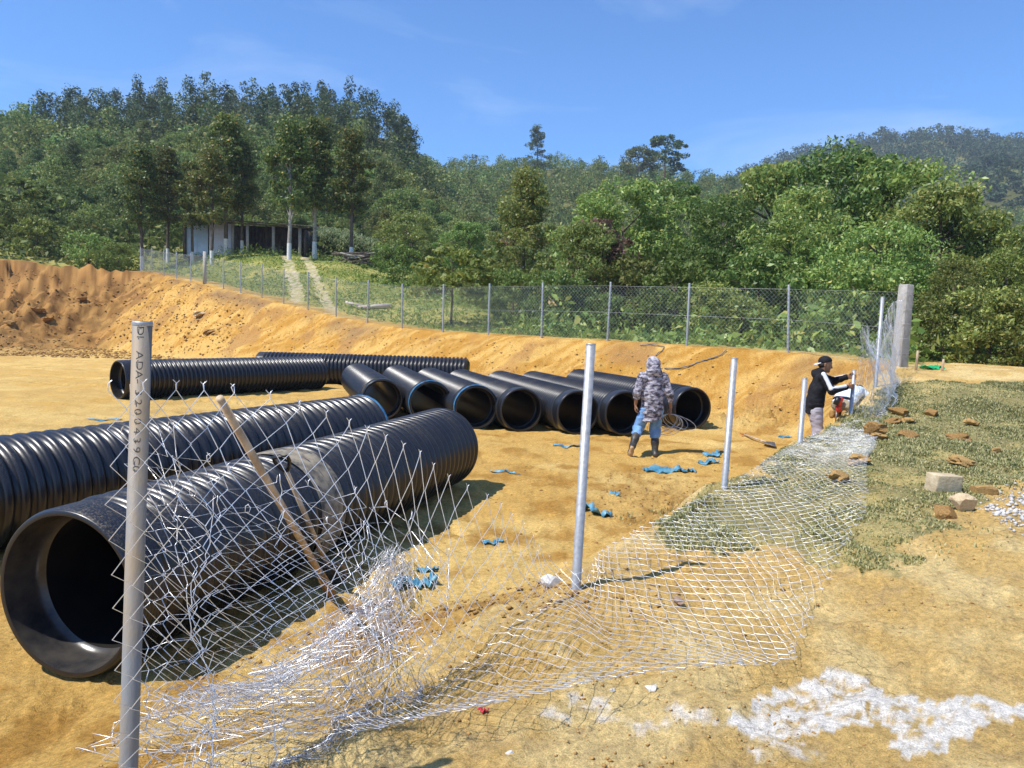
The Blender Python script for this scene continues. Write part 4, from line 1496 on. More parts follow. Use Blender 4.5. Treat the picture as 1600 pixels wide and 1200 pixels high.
def near_mesh():
    def gp(px, py, up=0.0):
        g = gnd(px, py, lift=up)
        return A3([g[0], g[1], g[2] + up])
    T = 2.93
    p0 = fence_pt(0, 0, .04)
    rows = []          # (column, upper edge, control, lower edge)
    rows.append((0, fence_pt(-.12, 1.98, .05), fence_pt(-.13, 1.2, .06), fence_pt(-.14, .60, .06)))
    rows.append((3, fence_pt(.04, 1.97, .055), fence_pt(.04, 1.2, .065), fence_pt(.06, .60, .08)))
    rows.append((8, fence_pt(.3, 1.94, .05), fence_pt(.3, 1.1, .1), gp(330, 1150, .06)))
    rows.append((16, fence_pt(.88, 1.78, .03), fence_pt(.85, .9, .06), gp(520, 1148, .09)))
    rows.append((26, fence_pt(1.46, 1.50, .0), fence_pt(1.4, .55, .02), gp(680, 1116, .14)))
    rows.append((36, fence_pt(2.2, 1.12, -.02), fence_pt(2.1, .45, .05), gp(850, 1082, .17)))
    rows.append((44, fence_pt(2.63, .78, .0), fence_pt(2.55, .45, .2), gp(980, 1055, .15)))
    rows.append((49, fence_pt(2.93, .62, .05), gp(940, 960, .04), gp(1110, 1040, .12)))
    rows.append((58, gp(935, 868, .05), gp(1010, 925, .05), gp(1225, 1030, .10)))
    rows.append((68, gp(985, 836, .05), gp(1080, 880, .03), gp(1262, 962, .05)))
    rows.append((80, gp(1055, 800, .05), gp(1160, 840, .03), gp(1300, 880, .05)))
    rows.append((94, gp(1135, 760, .05), gp(1230, 790, .03), gp(1345, 800, .05)))
    def fg(t, off, up=.05):
        p = NA + NU * t + NN * off
        return A3([p[0], p[1], tz(p[0], p[1]) + up])
    rows.append((118, fg(7.3, .06), fg(7.4, .5, .03), fg(7.3, .98)))
    rows.append((146, fg(8.85, .08), fg(8.9, .42, .03), fg(8.9, .82)))
    rows.append((176, fg(10.4, .10), fg(10.5, .35, .03), fg(10.5, .62)))
    rows.append((202, fg(11.75, .12), fg(11.8, .3, .06), fg(11.9, .46)))
    rows.append((209, fence_pt(12.12, 1.86, .06), fence_pt(12.25, 1.25, .26), fg(12.3, .42)))
    rows.append((234, fence_pt(13.2, 1.95, .06), fence_pt(13.3, 1.35, .36), fg(13.3, .40, .06)))
    rows.append((260, fence_pt(14.4, 2.30, .05), fence_pt(14.4, 1.55, .24), fg(14.4, .28, .06)))
    rows.append((288, fence_pt(15.6, 2.75, .03), fence_pt(15.6, 2.0, .1), fence_pt(15.6, 1.4, .12)))
    rows.append((330, A3([CORNER[0] - .12, CORNER[1] - .15, 2.95]), A3([CORNER[0] - .12, CORNER[1] - .15, 2.2]), A3([CORNER[0] - .1, CORNER[1] - .15, 1.55])))
    cu = A3([r[0] for r in rows], float)
    C, Mm, E = (A3([r[k] for r in rows]) for k in (1, 2, 3))
    nu, nv = int(cu[-1]), 28

    def cub(K, u):
        # Catmull-Rom over the given columns, with limited tangents
        m = np.gradient(K, cu, axis=0)
        i = np.clip(np.searchsorted(cu, u, 'right') - 1, 0, len(cu) - 2)
        h = (cu[i + 1] - cu[i])
        s = (u - cu[i]) / h
        s = s[..., None]
        h = h[..., None]
        return ((2 * s ** 3 - 3 * s ** 2 + 1) * K[i] + (s ** 3 - 2 * s ** 2 + s) * h * m[i]
                + (-2 * s ** 3 + 3 * s ** 2) * K[i + 1] + (s ** 3 - s ** 2) * h * m[i + 1])

    def S(u, v):
        u = np.asarray(u, float)
        v = np.asarray(v, float)
        b = (1 - (1 - np.clip(v / nv, -.1, 1)) ** 1.45)[..., None] if True else v
        b = lerp((v / nv)[..., None], b, (sstep(8, 24, u) * sstep(110, 60, u))[..., None])
        uu = u + (fbm(u * .13, v * .16, 3, 3) - .5) * 1.3
        c, m, e_ = cub(C, np.clip(uu, 0, nu)), cub(Mm, np.clip(uu, 0, nu)), cub(E, np.clip(uu, 0, nu))
        ctl = 2 * m - .5 * (c + e_)
        ctl = lerp(m, ctl, .75)
        P = c * (1 - b) ** 2 + 2 * ctl * b * (1 - b) + e_ * b ** 2
        P = P + ((fbm(u * .21, v * .23, 9, 3) - .5) * .10)[..., None] * A3([.8, -.5, .35])
        g = terrain(P[..., 0], P[..., 1]) + .012 + .03 * fbm(u * .3, v * .3, 15, 2)
        P[..., 2] = np.maximum(P[..., 2], g)
        return P
    v, q = chain(S, nu, nv, .0017, 4, .032, .06, kink=.005)
    e = empty('loose_chain_link', fence_pt(2.93, .6), 'loose galvanised chain link mesh sagging from the nearest post and spread over the berm', 'wire mesh')
    org = A3(e.location)
    o = link('woven_wire', mesh_arr('woven_wire', v - org, q, True), M['wire'], e)

    def S5(u, v):
        P = S(u, v)
        w = .07 + (fbm(np.asarray(u) * .12, np.asarray(v) * .2, 35, 2) - .5) * .22
        return P + w[..., None] * A3([NN[0], NN[1], .3])
    v, q = chain(S5, 272, nv, .0017, 4, .032, .06, i0=203, kink=.005, seed=9)
    link('folded_layer', mesh_arr('folded_layer', v - org, q, True), M['wire'], e)

    # second layer doubled back behind the first, near the first post
    rows2 = [(0, fence_pt(.02, 1.95, -.05), fence_pt(.02, 1.1, -.06), fence_pt(.0, .50, -.03)),
             (7, fence_pt(.22, 1.72, -.02), fence_pt(.22, 1.0, -.07), fence_pt(.2, .45, .05)),
             (15, fence_pt(.55, 1.58, -.10), fence_pt(.5, .95, -.06), fence_pt(.5, .36, .05)),
             (24, fence_pt(1.0, 1.46, -.05), fence_pt(.9, .8, -.02), fence_pt(.85, .36, .12)),
             (32, fence_pt(1.42, 1.26, -.06), fence_pt(1.3, .7, .0), fence_pt(1.15, .34, .12)),
             (38, fence_pt(1.62, .98, -.04), fence_pt(1.52, .6, .04), fence_pt(1.3, .36, .12))]
    cu2 = A3([r[0] for r in rows2], float)
    K2 = [A3([r[k] for r in rows2]) for k in (1, 2, 3)]

    def S2(u, v):
        u = np.clip(np.asarray(u, float), 0, 38)
        b = (np.asarray(v, float) / 26)[..., None]
        c, m, e_ = (np.stack([np.interp(u, cu2, K[:, k]) for k in range(3)], -1) for K in K2)
        P = c * (1 - b) ** 2 + 2 * m * b * (1 - b) + e_ * b ** 2
        w = (fbm(u * .35, np.asarray(v) * .12, 19, 2) - .5) * .16 + .035 * np.sin(u * .9 + np.asarray(v) * .1)
        P = P + w[..., None] * A3([NN[0], NN[1], 0])
        P[..., 2] = np.maximum(P[..., 2], terrain(P[..., 0], P[..., 1]) + .015)
        return P
    v, q = chain(lambda u, v: S2(np.asarray(u) * 2.0, np.asarray(v) * .72), 19, 36, .0017, 4, .03, .06, kink=.005, seed=2)
    link('folded_layer', mesh_arr('folded_layer', v - org, q, True), M['wire'], e)

    def S4(u, v):
        P = S2(np.asarray(u, float) * 1.7, np.asarray(v) * .72)
        w = (fbm(np.asarray(u) * .3, np.asarray(v) * .1, 29, 2) - .5) * .22 + .06 * np.sin(np.asarray(u) * .7)
        P = P + w[..., None] * A3([NN[0], NN[1], 0]) - A3([0, 0, .14])
        P[..., 2] = np.maximum(P[..., 2], terrain(P[..., 0], P[..., 1]) + .015)
        return P
    v, q = chain(S4, 17, 36, .0017, 4, .03, .06, kink=.006, seed=3)
    link('folded_layer', mesh_arr('folded_layer', v - org, q, True), M['wire'], e)

    # bunched end of the roll, gathered like a concertina along the ground
    path = [gp(618, 862, .10), gp(606, 905, .12), gp(590, 955, .11), gp(560, 1005, .11), gp(520, 1055, .11), gp(455, 1095, .12), gp(370, 1118, .12), gp(300, 1128, .10), gp(265, 1124, .08)]
    path = A3(path)
    acc = np.concatenate([[0], np.cumsum(np.linalg.norm(np.diff(path, axis=0), axis=1))])
    for layer, (ln, wd, sd_) in enumerate(((44, .24, 4), (36, .34, 8), (40, .20, 13), (30, .40, 17))):
        nv3 = 15

        def S3(u, v):
            u = np.asarray(u, float)
            v = np.asarray(v, float)
            l = np.clip(u / ln, 0, 1) * acc[-1]
            p = np.stack([np.interp(l, acc, path[:, k]) for k in range(3)], -1)
            l2 = np.clip(l + .05, 0, acc[-1])
            l1 = np.clip(l - .05, 0, acc[-1])
            tg = np.stack([np.interp(l2, acc, path[:, k]) - np.interp(l1, acc, path[:, k]) for k in range(3)], -1)
            tg[..., 2] = 0
            tg /= np.linalg.norm(tg, axis=-1, keepdims=True) + 1e-9
            sdv = np.stack([-tg[..., 1], tg[..., 0], 0 * tg[..., 0]], -1)
            b = v / nv3 - .5
            wob = fbm(u * .22 + layer * 30, v * .4, sd_, 3) - .5
            grow = .55 + .75 * l / acc[-1]
            P = p + sdv * ((b * wd * 1.6 * grow + wob * .10))[..., None]
            P[..., 2] += np.abs(np.sin(u * .8 + v * .25)) * .05 + .10 * np.cos(b * 3.0) * grow + wob * .12 - .05
            P = P + tg * (.05 * np.sin(v * 1.3 + u * .2))[..., None]
            P[..., 2] = np.maximum(P[..., 2], terrain(P[..., 0], P[..., 1]) + .012)
            return P
        v, q = chain(S3, ln, nv3, .0017, 4, .010, .10, kink=.008, seed=5 + layer)
        link('bunched_mesh', mesh_arr('bunched_mesh', v - org, q, True), M['wire'], e)


near_mesh()


# ------------------------------------------------------------------ pipes
def pipe_mesh(R, L_, pitch, bell=.34, mid_bell=None, n=72, fine=True):
    """corrugated outer wall along +y starting behind the bell"""
    prof = []
    y = bell
    ri = R - .058
    while y < L_ - .04:
        p = pitch
        for f, r in ((0, ri), (.12, ri), (.22, R - .024), (.32, R - .006), (.46, R), (.62, R - .003), (.76, R - .018), (.88, ri + .006)):
            prof.append((r, y + f * p))
        y += p
    prof.append((ri, L_ - .02))
    prof.append((ri - .01, L_))
    prof.append((ri - .035, L_))
    return MB().lathe(prof, n).mesh('barrel', True)


def bell_mesh(R, bell, grooves, n=72):
    prof = [(R - .055, .0), (R - .03, -.004), (R - .022, .004)]
    if grooves:
        y = .02
        while y < bell - .05:
            prof += [(R - .017, y), (R - .012, y + .006), (R - .012, y + .016), (R - .017, y + .021)]
            y += .026
    else:
        prof += [(R - .015, .03), (R - .012, bell * .5), (R - .010, bell - .06)]
    prof += [(R - .012, bell - .03), (R - .05, bell + .005)]
    return MB().lathe(prof, n).mesh('bell_end', True)


def liner_mesh(R, L_, n=72):
    prof = [(R - .10, .26), (R - .10, .30), (R - .094, .5), (R - .094, L_ * .5), (R - .094, L_ - .001)]
    return MB().lathe(prof, n).mesh('liner', True)


def lip_mesh(R, n=72):
    return MB().lathe([(R - .055, .0), (R - .058, .05), (R - .06, .20), (R - .075, .24), (R - .10, .2599)], n).mesh('inner_lip', True)


PM = {}


def pipe(near, far, R, pitch, label, grooves=False, bell=.34, wrap=None, z=None, dusty=False, group='corrugated pipes on the site'):
    near, far = A3(near, float), A3(far, float)
    d = far - near
    L_ = float(np.hypot(*d))
    key = (R, round(L_, 1), pitch, grooves, bell)
    if key not in PM:
        Lr = round(L_, 1)
        PM[key] = (pipe_mesh(R, Lr, pitch, bell), bell_mesh(R, bell, grooves), liner_mesh(R, Lr), lip_mesh(R))
    mid = (near + far) / 2
    z0 = z if z is not None else tz(*near) - .02
    e = empty('corrugated_pipe', (near[0], near[1], z0), label, 'pipe', group)
    ang = math.atan2(d[1], d[0])
    # lathe axis z -> along the ground
    rot = (Matrix.Rotation(ang - math.pi / 2, 3, 'Z') @ Matrix.Rotation(-math.pi / 2, 3, 'X')).to_euler()
    pc = [link(nm, me, M[m], e, (0, 0, R), rot) for nm, me, m in zip(('barrel', 'bell_end', 'liner', 'inner_lip'), PM[key], ('hdpe', 'hdpe', 'hdpe_in', 'hdpe_lip' if grooves and R > .5 else 'hdpe_in'))]
    if wrap:
        for (y0, w_, nm, mk, dr) in wrap:
            rr = np.random.default_rng(int(y0 * 100) + len(label))
            mb = MB()
            n = 72
            a = np.arange(n) / n * 2 * np.pi
            ks = 7
            v = []
            for k in range(ks):
                yy = y0 + w_ * (k / (ks - 1)) + .02 * (fbm(a * 3, a * 0 + k, 7, 2) - .5)
                rad = R + dr + .012 * (fbm(a * 9, a * 0 + k * .8, 3, 3) - .5)
                if k in (0, ks - 1):
                    rad = rad - .008
                v.append(np.stack([rad * np.cos(a), rad * np.sin(a), yy], 1))
            i, j = np.meshgrid(np.arange(ks - 1), np.arange(n), indexing='ij')
            q = np.stack([i * n + j, i * n + (j + 1) % n, (i + 1) * n + (j + 1) % n, (i + 1) * n + j], 2).reshape(-1, 4)
            mb.add(np.concatenate(v), q)
            mb.build(nm, M[mk], pc[1] if y0 < .2 else pc[0], True)
    return e


FP = pipe((-2.62, 4.45), (-.94, 10.22), .53, .145, 'nearest black corrugated pipe with its open end towards the camera', True, .30,
          wrap=[(2.05, .40, 'dusty_band', 'hdpe_dusty', .002)], z=.0)
pipe((-4.98, 6.4), (-2.26, 11.8), .53, .145, 'long black corrugated pipe lying behind the nearest pipe, blue ring at its far end', True, .36,
     wrap=[(5.92, .06, 'blue_ring', 'blue_ring', .004)], z=.0)
pipe((-10.15, 19.7), (-6.15, 24.4), .52, .125, 'black corrugated pipe apart at the left, open end to the left', False, .30)
pipe((-8.7, 26.4), (-1.55, 26.0), .53, .135, 'black corrugated pipe lying crosswise behind all the others', False, .30)
ROWP = [(597, 16.9, 'first pipe from the left in the row of seven, light showing through it', None, .115),
        (673, 16.6, 'second pipe from the left in the row of seven, torn blue film on its rim', [(-.004, .08, 'blue_ring', 'blue_ring', .002)], .10),
        (745, 15.95, 'third pipe from the left in the row of seven, blue film round its rim', [(-.004, .08, 'blue_ring', 'blue_ring', .002)], .10),
        (816, 15.85, 'middle pipe of the row of seven, blue strip hanging at its left', None, .10),
        (905, 15.6, 'third pipe from the right in the row of seven, behind the middle post', None, .115),
        (980, 15.5, 'second pipe from the right in the row of seven, left of the walking man', None, .115),
        (1085, 16.5, 'rightmost pipe of the row of seven, in front of the walking man', None, .125)]
for i, (px, Y, lb, wr, pt) in enumerate(ROWP):
    x = (px - 800) / 1200 * Y
    dx = [-1.72, -1.6, -1.6, -1.65, -1.7, -1.75, -1.95][i]
    pipe((x, Y), (x + dx, Y + 5.75), .475, pt, lb, i in (1, 2), .30, wrap=wr, group='row of seven corrugated pipes')

# ------------------------------------------------------------------ tools
def pole_between(mb, a, b, r, n=10, sag=None):
    mb.tube([a, b] if sag is None else [a, sag, b], r, n)


# long wooden pole leaning on the nearest pipe
foot = gnd(519, 930)
topp = at(343, 622, 4.15)
e = empty('wooden_pole', foot, 'pale wooden pole leaning on the nearest pipe behind the mesh', 'pole')
d = topp - foot
mb = MB()
mb.tube([d * .14, d * .5 + A3([0, 0, .005]), d], A3([.024, .026, .023]), 12)
mb.build('shaft', M['wood'], e, True)
mb = MB()
mb.tube([A3([0, 0, -.02]) + d * 0, d * .05, d * .15], A3([.038, .042, .031]), 10)
mb.build('muddy_foot', M['clod_brown'], e, True)
mb = MB()
mb.tube([d * .145, d * .16], .031, 10)
mb.build('ferrule', M['steel_dark'], e, True)

# shovel with D grip leaning on the nearest pipe
tip = gnd(526, 918)
grip = at(437, 712, 5.35)
e = empty('shovel', tip, 'shovel with black D grip leaning on the nearest pipe', 'shovel')
d = grip - tip
L_ = np.linalg.norm(d)
dn = d / L_
sd = np.cross(dn, A3([0, 1, 0]))
sd /= np.linalg.norm(sd)
fw = np.cross(sd, dn)
mb = MB()
mb.tube([dn * .36, dn * (L_ - .16)], .019, 10)
mb.build('shaft', M['wood'], e, True)
mb = MB()
ks = 9
for k in range(ks):
    pass
gv = []
for i in range(9):
    f = i / 8
    wd = .02 + .105 * math.sin(min(1, f * 1.9) * math.pi / 2) if f < .85 else .125 - .02 * (f - .85) / .15
    wd = [.035, .085, .115, .122, .122, .12, .115, .09, .02][8 - i] if True else wd
    for j in range(7):
        a = (j - 3) / 3
        gv.append(dn * (.33 * f) + sd * a * wd + fw * (.03 * a * a + .03 * math.sin(f * 3)))
gq = []
for i in range(8):
    for j in range(6):
        a = i * 7 + j
        gq.append([a, a + 1, a + 8, a + 7])
mb.add(gv, gq)
o = mb.build('blade', M['steel_dark'], e, True)
sm = o.modifiers.new('thick', 'SOLIDIFY')
sm.thickness = .004
mb = MB()
mb.tube([dn * .30, dn * .42], A3([.026, .022]), 10)
mb.build('socket', M['steel_dark'], e, True)
mb = MB()
b0 = dn * (L_ - .17)
ring = [b0, b0 + dn * .05 + sd * .03, b0 + dn * .11 + sd * .052, b0 + dn * .155 + sd * .05, b0 + dn * .165, b0 + dn * .155 - sd * .05, b0 + dn * .11 - sd * .052, b0 + dn * .05 - sd * .03, b0]
mb.tube(ring, .014, 8)
mb.build('grip', M['black_plastic'], e, True)

# shovel lying on the floor of the pit
a, b = gnd(1160, 681), gnd(1212, 702)
e = empty('ground_shovel', a, 'shovel with orange grip lying on the pit floor', 'shovel')
d = b - a
d[2] += .03
L_ = np.linalg.norm(d)
dn = d / L_
sd = np.cross(dn, A3([0, 0, 1]))
sd /= np.linalg.norm(sd)
up = np.cross(sd, dn)
mb = MB()
mb.tube([dn * .1 + up * .04, dn * (L_ * .72) + up * .04], .020, 8)
mb.build('shaft', M['wood'], e, True)
mb = MB()
mb.tube([up * .04 - sd * .0, dn * .04 + sd * .05 + up * .05, dn * .1 + up * .04, dn * .04 - sd * .05 + up * .05, up * .04], .018, 8)
mb.build('grip', M['wood_orange'], e, True)
mb = MB()
mb.add([dn * (L_ * .7) + up * .05 - sd * .03, dn * (L_ * .7) + up * .05 + sd * .03, dn * (L_ * .8) + sd * .12 + up * .06, dn * L_ * 1.0 + up * .02, dn * (L_ * .8) - sd * .12 + up * .06, dn * (L_ * .85) + up * .025],
       None, [[0, 1, 5], [1, 2, 5], [2, 3, 5], [3, 4, 5], [4, 0, 5]])
o = mb.build('blade', M['steel_dark'], e, True)
sm = o.modifiers.new('thick', 'SOLIDIFY')
sm.thickness = .006


# ------------------------------------------------------------------ cable on the bank
def cable(pix, name, label, r, m):
    P = A3([gnd(*p, lift=.0) for p in pix])
    n = 60
    t = np.linspace(0, len(P) - 1, n)
    Q = np.stack([np.interp(t, np.arange(len(P)), P[:, k]) for k in range(3)], 1)
    for _ in range(3):
        Q[1:-1] = (Q[:-2] + 2 * Q[1:-1] + Q[2:]) / 4
    Q[:, 2] = np.maximum(Q[:, 2], terrain(Q[:, 0], Q[:, 1])) + .03
    o = Q[0].copy()
    mb = MB()
    mb.tube(Q - o, r, 6)
    ob = mb.build(name, m, None, True, o)
    tag(ob, label, 'cable')


cable([(1135, 548), (1127, 556), (1110, 562), (1085, 571), (1060, 577), (1038, 577)], 'cable', 'grey cable looping down the bank right of the hooded man', .016, M['cable'])
cable([(1000, 541), (1020, 540), (1038, 543), (1035, 549), (1025, 557)], 'cable', 'short end of grey cable on the bank above the hooded man', .014, M['cable'])


# ------------------------------------------------------------------ plastic scraps
def scrap(px, py, w, l, m, label, seed, name='plastic_scrap', h=.06, rot=None, lump=0):
    g = gnd(px, py)
    rg = np.random.default_rng(seed)
    n, k = 15, 7
    a = rot if rot is not None else rg.uniform(0, 3.1)
    u = np.linspace(-.5, .5, n)
    v_ = np.linspace(-.5, .5, k)
    U, V = np.meshgrid(u, v_, indexing='ij')
    wv = .25 + 1.2 * fbm(U * 8, V * 2.5 + seed, seed, 3)
    bend = (fbm(U * 4, V * 0 + 9., seed + 3, 2) - .5) * w * 1.6
    x = U * l
    y = V * w * wv + bend
    X, Y = x * math.cos(a) - y * math.sin(a), x * math.sin(a) + y * math.cos(a)
    Z = np.maximum(0, fbm(U * 7, V * 5, seed + 5, 3) - .40) * h * 2.6
    Zt = terrain(X + g[0], Y + g[1]) - g[2] + .006
    vv = np.stack([X, Y, Z + Zt], 2).reshape(-1, 3)
    i, j = np.meshgrid(np.arange(n - 1), np.arange(k - 1), indexing='ij')
    q = np.stack([i * k + j, (i + 1) * k + j, (i + 1) * k + j + 1, i * k + j + 1], 2).reshape(-1, 4)
    me = mesh_arr(name, vv, q, True)
    o = link(name, me, m, None, g)
    sm = o.modifiers.new('thick', 'SOLIDIFY')
    sm.thickness = .002
    tag(o, label, 'plastic scrap', 'plastic scraps on the ground')
    return o


B = M['blue_film']
scrap(648, 915, .17, .36, B, 'crumpled blue plastic strip on the ground right of the bunched mesh', 3, h=.09, rot=.5)
scrap(668, 893, .10, .20, B, 'small folded blue plastic piece just behind the crumpled blue strip', 5, h=.05, rot=.1)
scrap(928, 802, .24, .42, B, 'crumpled blue plastic with clods in it, right of the middle post', 7, h=.10, rot=-.4)
scrap(1035, 737, .15, .6, B, 'long blue plastic strip behind the hooded man\'s feet', 9, h=.09, rot=.15)
scrap(1075, 738, .12, .25, B, 'small blue plastic piece right of the long strip', 10, h=.05)
scrap(1118, 713, .2, .36, B, 'blue plastic piece on the clods left of the third post', 11, h=.09)
scrap(1108, 724, .14, .34, B, 'blue plastic strip on the clods nearest the third post', 13, h=.07, rot=.2)
scrap(962, 773, .08, .16, B, 'tiny blue plastic shred right of the middle post', 15, h=.05)
scrap(160, 657, .14, .75, B, 'flat blue plastic strip on the floor left of the nearest post', 17, h=.02, rot=.1)
scrap(770, 849, .07, .22, B, 'thin blue shred on the floor left of the middle post', 19, h=.03, rot=.3)
scrap(790, 738, .05, .45, B, 'thin blue strand at the edge of the nearest pipe\'s shadow', 21, h=.03, rot=-.2)
scrap(885, 699, .10, .5, B, 'blue plastic strip before the row of pipes, left of the hooded man', 23, h=.04, rot=-.1)
scrap(1225, 683, .12, .25, B, 'blue plastic shred left of the man in black', 25, h=.04)
scrap(800, 664, .12, .55, B, 'blue strip hanging from the rim of the middle pipe of the row', 27, h=.06, rot=-.9)
scrap(1460, 577, .3, .45, M['green_film'], 'crumpled green plastic on the earth shelf right of the corner post', 29, h=.12)
scrap(755, 1113, .03, .05, M['red_film'], 'tiny red scrap by the folded edge of the mesh', 31, h=.02)


# ------------------------------------------------------------------ stones and clods
def rock_mesh(seed, sub=2, rough=.35, flat=.7, facets=5):
    import bmesh
    rg = np.random.default_rng(seed)
    bm = bmesh.new()
    bmesh.ops.create_icosphere(bm, subdivisions=sub, radius=1)
    P = A3([v.co[:] for v in bm.verts])
    P = P * (1 + rough * (fbm(P[:, 0] * 2.1 + seed + P[:, 2], P[:, 1] * 2.1 + P[:, 2] * 2.3, seed, 4, .62) - .5)[:, None] * 2)
    for _ in range(facets):
        n = rg.normal(0, 1, 3)
        n /= np.linalg.norm(n)
        k = rg.uniform(.5, .8)
        dd = P @ n - k
        P = P - np.clip(dd, 0, None)[:, None] * n
    P = P * A3([1, rg.uniform(.65, .95), flat])
    for v, p in zip(bm.verts, P):
        v.co = p
    me = bpy.data.meshes.new('rock')
    bm.to_mesh(me)
    bm.free()
    return me


RK = [rock_mesh(s, 3, .75, .55, 6) for s in range(1, 6)]
RKB = [rock_mesh(s, 3, .32, .6, 7) for s in range(11, 15)]


def rock(px, py, size, m, label, name='dirt_clod', cat='clod', group=None, big=False, k=0, sink=.25, rz=None):
    g = gnd(px, py)
    me = (RKB if big else RK)[k % (4 if big else 5)]
    o = bpy.data.objects.new(name, me)
    COL.objects.link(o)
    if len(me.materials) == 0:
        me.materials.append(m)
    o.material_slots[0].link = 'OBJECT'
    o.material_slots[0].material = m
    o.location = (g[0], g[1], g[2] + size * .6 * (1 - sink * 2))
    size *= .88
    o.scale = (size,) * 3
    o.rotation_euler = (random.uniform(-.2, .2), random.uniform(-.2, .2), rz if rz is not None else random.uniform(0, 6.28))
    tag(o, label, cat, group)
    return o


GC = 'dirt clods on the grass berm'
for px, py, s, mk, lb, k in (
        (1405, 648, .17, 'clod_brown', 'brown clod in the grass nearest the corner of the lying mesh', 0), (1456, 650, .15, 'clod_brown', 'flat brown clod right of the clod nearest the mesh corner', 1),
        (1394, 662, .13, 'clod_brown', 'low brown clod just beyond the mesh edge', 2), (1420, 660, .12, 'clod', 'small ochre clod between two brown clods', 3),
        (1367, 681, .22, 'clod_brown', 'broad brown clod half under the edge of the mesh', 4), (1371, 687, .13, 'clod', 'pale ochre clod leaning on the broad brown clod', 0),
        (1424, 688, .17, 'clod_brown', 'squarish brown clod standing alone in the grass', 1), (1495, 688, .15, 'clod_brown', 'brown clod above the grey block', 2),
        (1522, 665, .13, 'clod', 'flat ochre patch clod far right in the grass', 3), (1556, 710, .10, 'clod', 'small pale clod at the right edge of the grass', 4),
        (1340, 724, .14, 'clod', 'ochre clod under the mesh, upper of two', 0), (1316, 752, .14, 'clod', 'ochre clod under the mesh, lower of two', 1),
        (1503, 727, .14, 'clod', 'ochre clod just above the grey block', 2), (1370, 655, .10, 'clod', 'small ochre clod at the foot of the leaning mesh', 3)):
    rock(px, py, s, M[mk], lb, 'dirt_clod', 'clod', GC, False, k)
g = gnd(1474, 768)
mb = MB()
mb.box((0, 0, .075), (.26, .18, .19), (.04, .03, .12), jit=.008)
o = mb.build('stone_block', M['block_tan'], None, loc=g)
bv = o.modifiers.new('bevel', 'BEVEL')
bv.width = .014
bv.segments = 3
tag(o, 'squared pale block lying on the grass above the boulder', 'block')
rock(1505, 797, .145, M['stone_pale'], 'pale rounded boulder below the squared block', 'boulder', 'stone', None, True, 1, .12)
rock(1475, 805, .17, M['clod_brown'], 'dark root clod left of the boulder', 'root_clod', 'clod', None, True, 2, .35)
rock(1535, 772, .15, M['clod'], 'crumbling ochre clod right of the squared block', 'dirt_clod', 'clod', GC, True, 3, .3)
rock(1018, 1078, .036, M['stone_white'], 'white flat lump on the ground below the folded mesh edge', 'white_lump', 'stone', None, True, 0)
rock(955, 1080, .018, M['stone_white'], 'small white lump left of the white flat lump', 'white_lump', 'stone', None, False, 1)
rock(795, 1178, .016, M['stone_white'], 'small white pebble near the bottom of the picture', 'white_lump', 'stone', None, False, 2)
rock(862, 912, .10, M['stone_white'], 'pale lump at the foot of the middle post', 'pale_lump', 'stone', None, True, 2, .3)
rock(1061, 943, .055, M['brick_shard'], 'flat dark shard lying under the mesh', 'shard', 'shard', None, False, 4, .35)
rock(310, 495, .42, M['stone_pale'], 'pale stone on the slope of dug earth left', 'stone', 'stone', None, False, 0)
for px, py, s, lb in ((60, 490, .5, 'dark clod on the dug earth, left of the bank'), (75, 502, .38, 'smaller dark clod in front of it on the dug earth'), (130, 470, .4, 'brown clod at the left foot of the bank'),
                      (325, 522, .35, 'dark clod on the slope behind the left pipe'), (15, 508, .35, 'brown clod at the left picture edge')):
    rock(px, py, s, M['clod_brown'], lb, 'dirt_clod', 'clod', 'clods of the dug earth', False, int(px) % 5)


def pebbles(name, n, region, smin, smax, m, label, seed, cond=None):
    """small stones too many to count"""
    rg = np.random.default_rng(seed)
    base = A3([[0, 0, 1], [1, 0, .1], [.3, .9, 0], [-.8, .6, .1], [-.8, -.6, 0], [.3, -.9, .1], [0, 0, -.6]])
    tri = A3([[0, 1, 2], [0, 2, 3], [0, 3, 4], [0, 4, 5], [0, 5, 1], [6, 2, 1], [6, 3, 2], [6, 4, 3], [6, 5, 4], [6, 1, 5]])
    X, Y = region(rg, n)
    if cond is not None:
        ok = cond(X, Y, rg)
        X, Y = X[ok], Y[ok]
    n = len(X)
    Z = terrain(X, Y)
    s = smin + (smax - smin) * rg.uniform(0, 1, n) ** 3
    a = rg.uniform(0, 6.28, n)
    b = base[None] * (s[:, None, None]) * rg.uniform(.6, 1.3, (n, 7, 1)) * np.stack([np.ones(n), rg.uniform(.6, 1, n), rg.uniform(.4, .8, n)], 1)[:, None]
    ca, sa = np.cos(a)[:, None], np.sin(a)[:, None]
    v = np.stack([b[..., 0] * ca - b[..., 1] * sa + X[:, None], b[..., 0] * sa + b[..., 1] * ca + Y[:, None], b[..., 2] + Z[:, None] + s[:, None] * .15], 2)
    t = (np.arange(n) * 7)[:, None, None] + tri[None]
    o = link(name, mesh_arr(name, v.reshape(-1, 3), t.reshape(-1, 3)), m)
    tag(o, label, 'pebbles', None, 'stuff')


def reg_polar(rg, n):
    r = 2.2 + 26 * rg.uniform(0, 1, n) ** 1.9
    a = np.radians(rg.uniform(-38, 38, n))
    return r * np.sin(a), r * np.cos(a)


pebbles('soil_crumbs', 24000, reg_polar, .002, .014, M['clod'], 'small crumbs of dry soil strewn over the ground', 1,
        lambda X, Y, rg: (fbm(X * 1.1, Y * 1.1, 7, 3) + rg.uniform(-.15, .15, len(X))) > .5)
g1, g2, g3 = A3([2.1, 9.6]), A3([-.35, 4.75]), A3([5.9, 17.9])


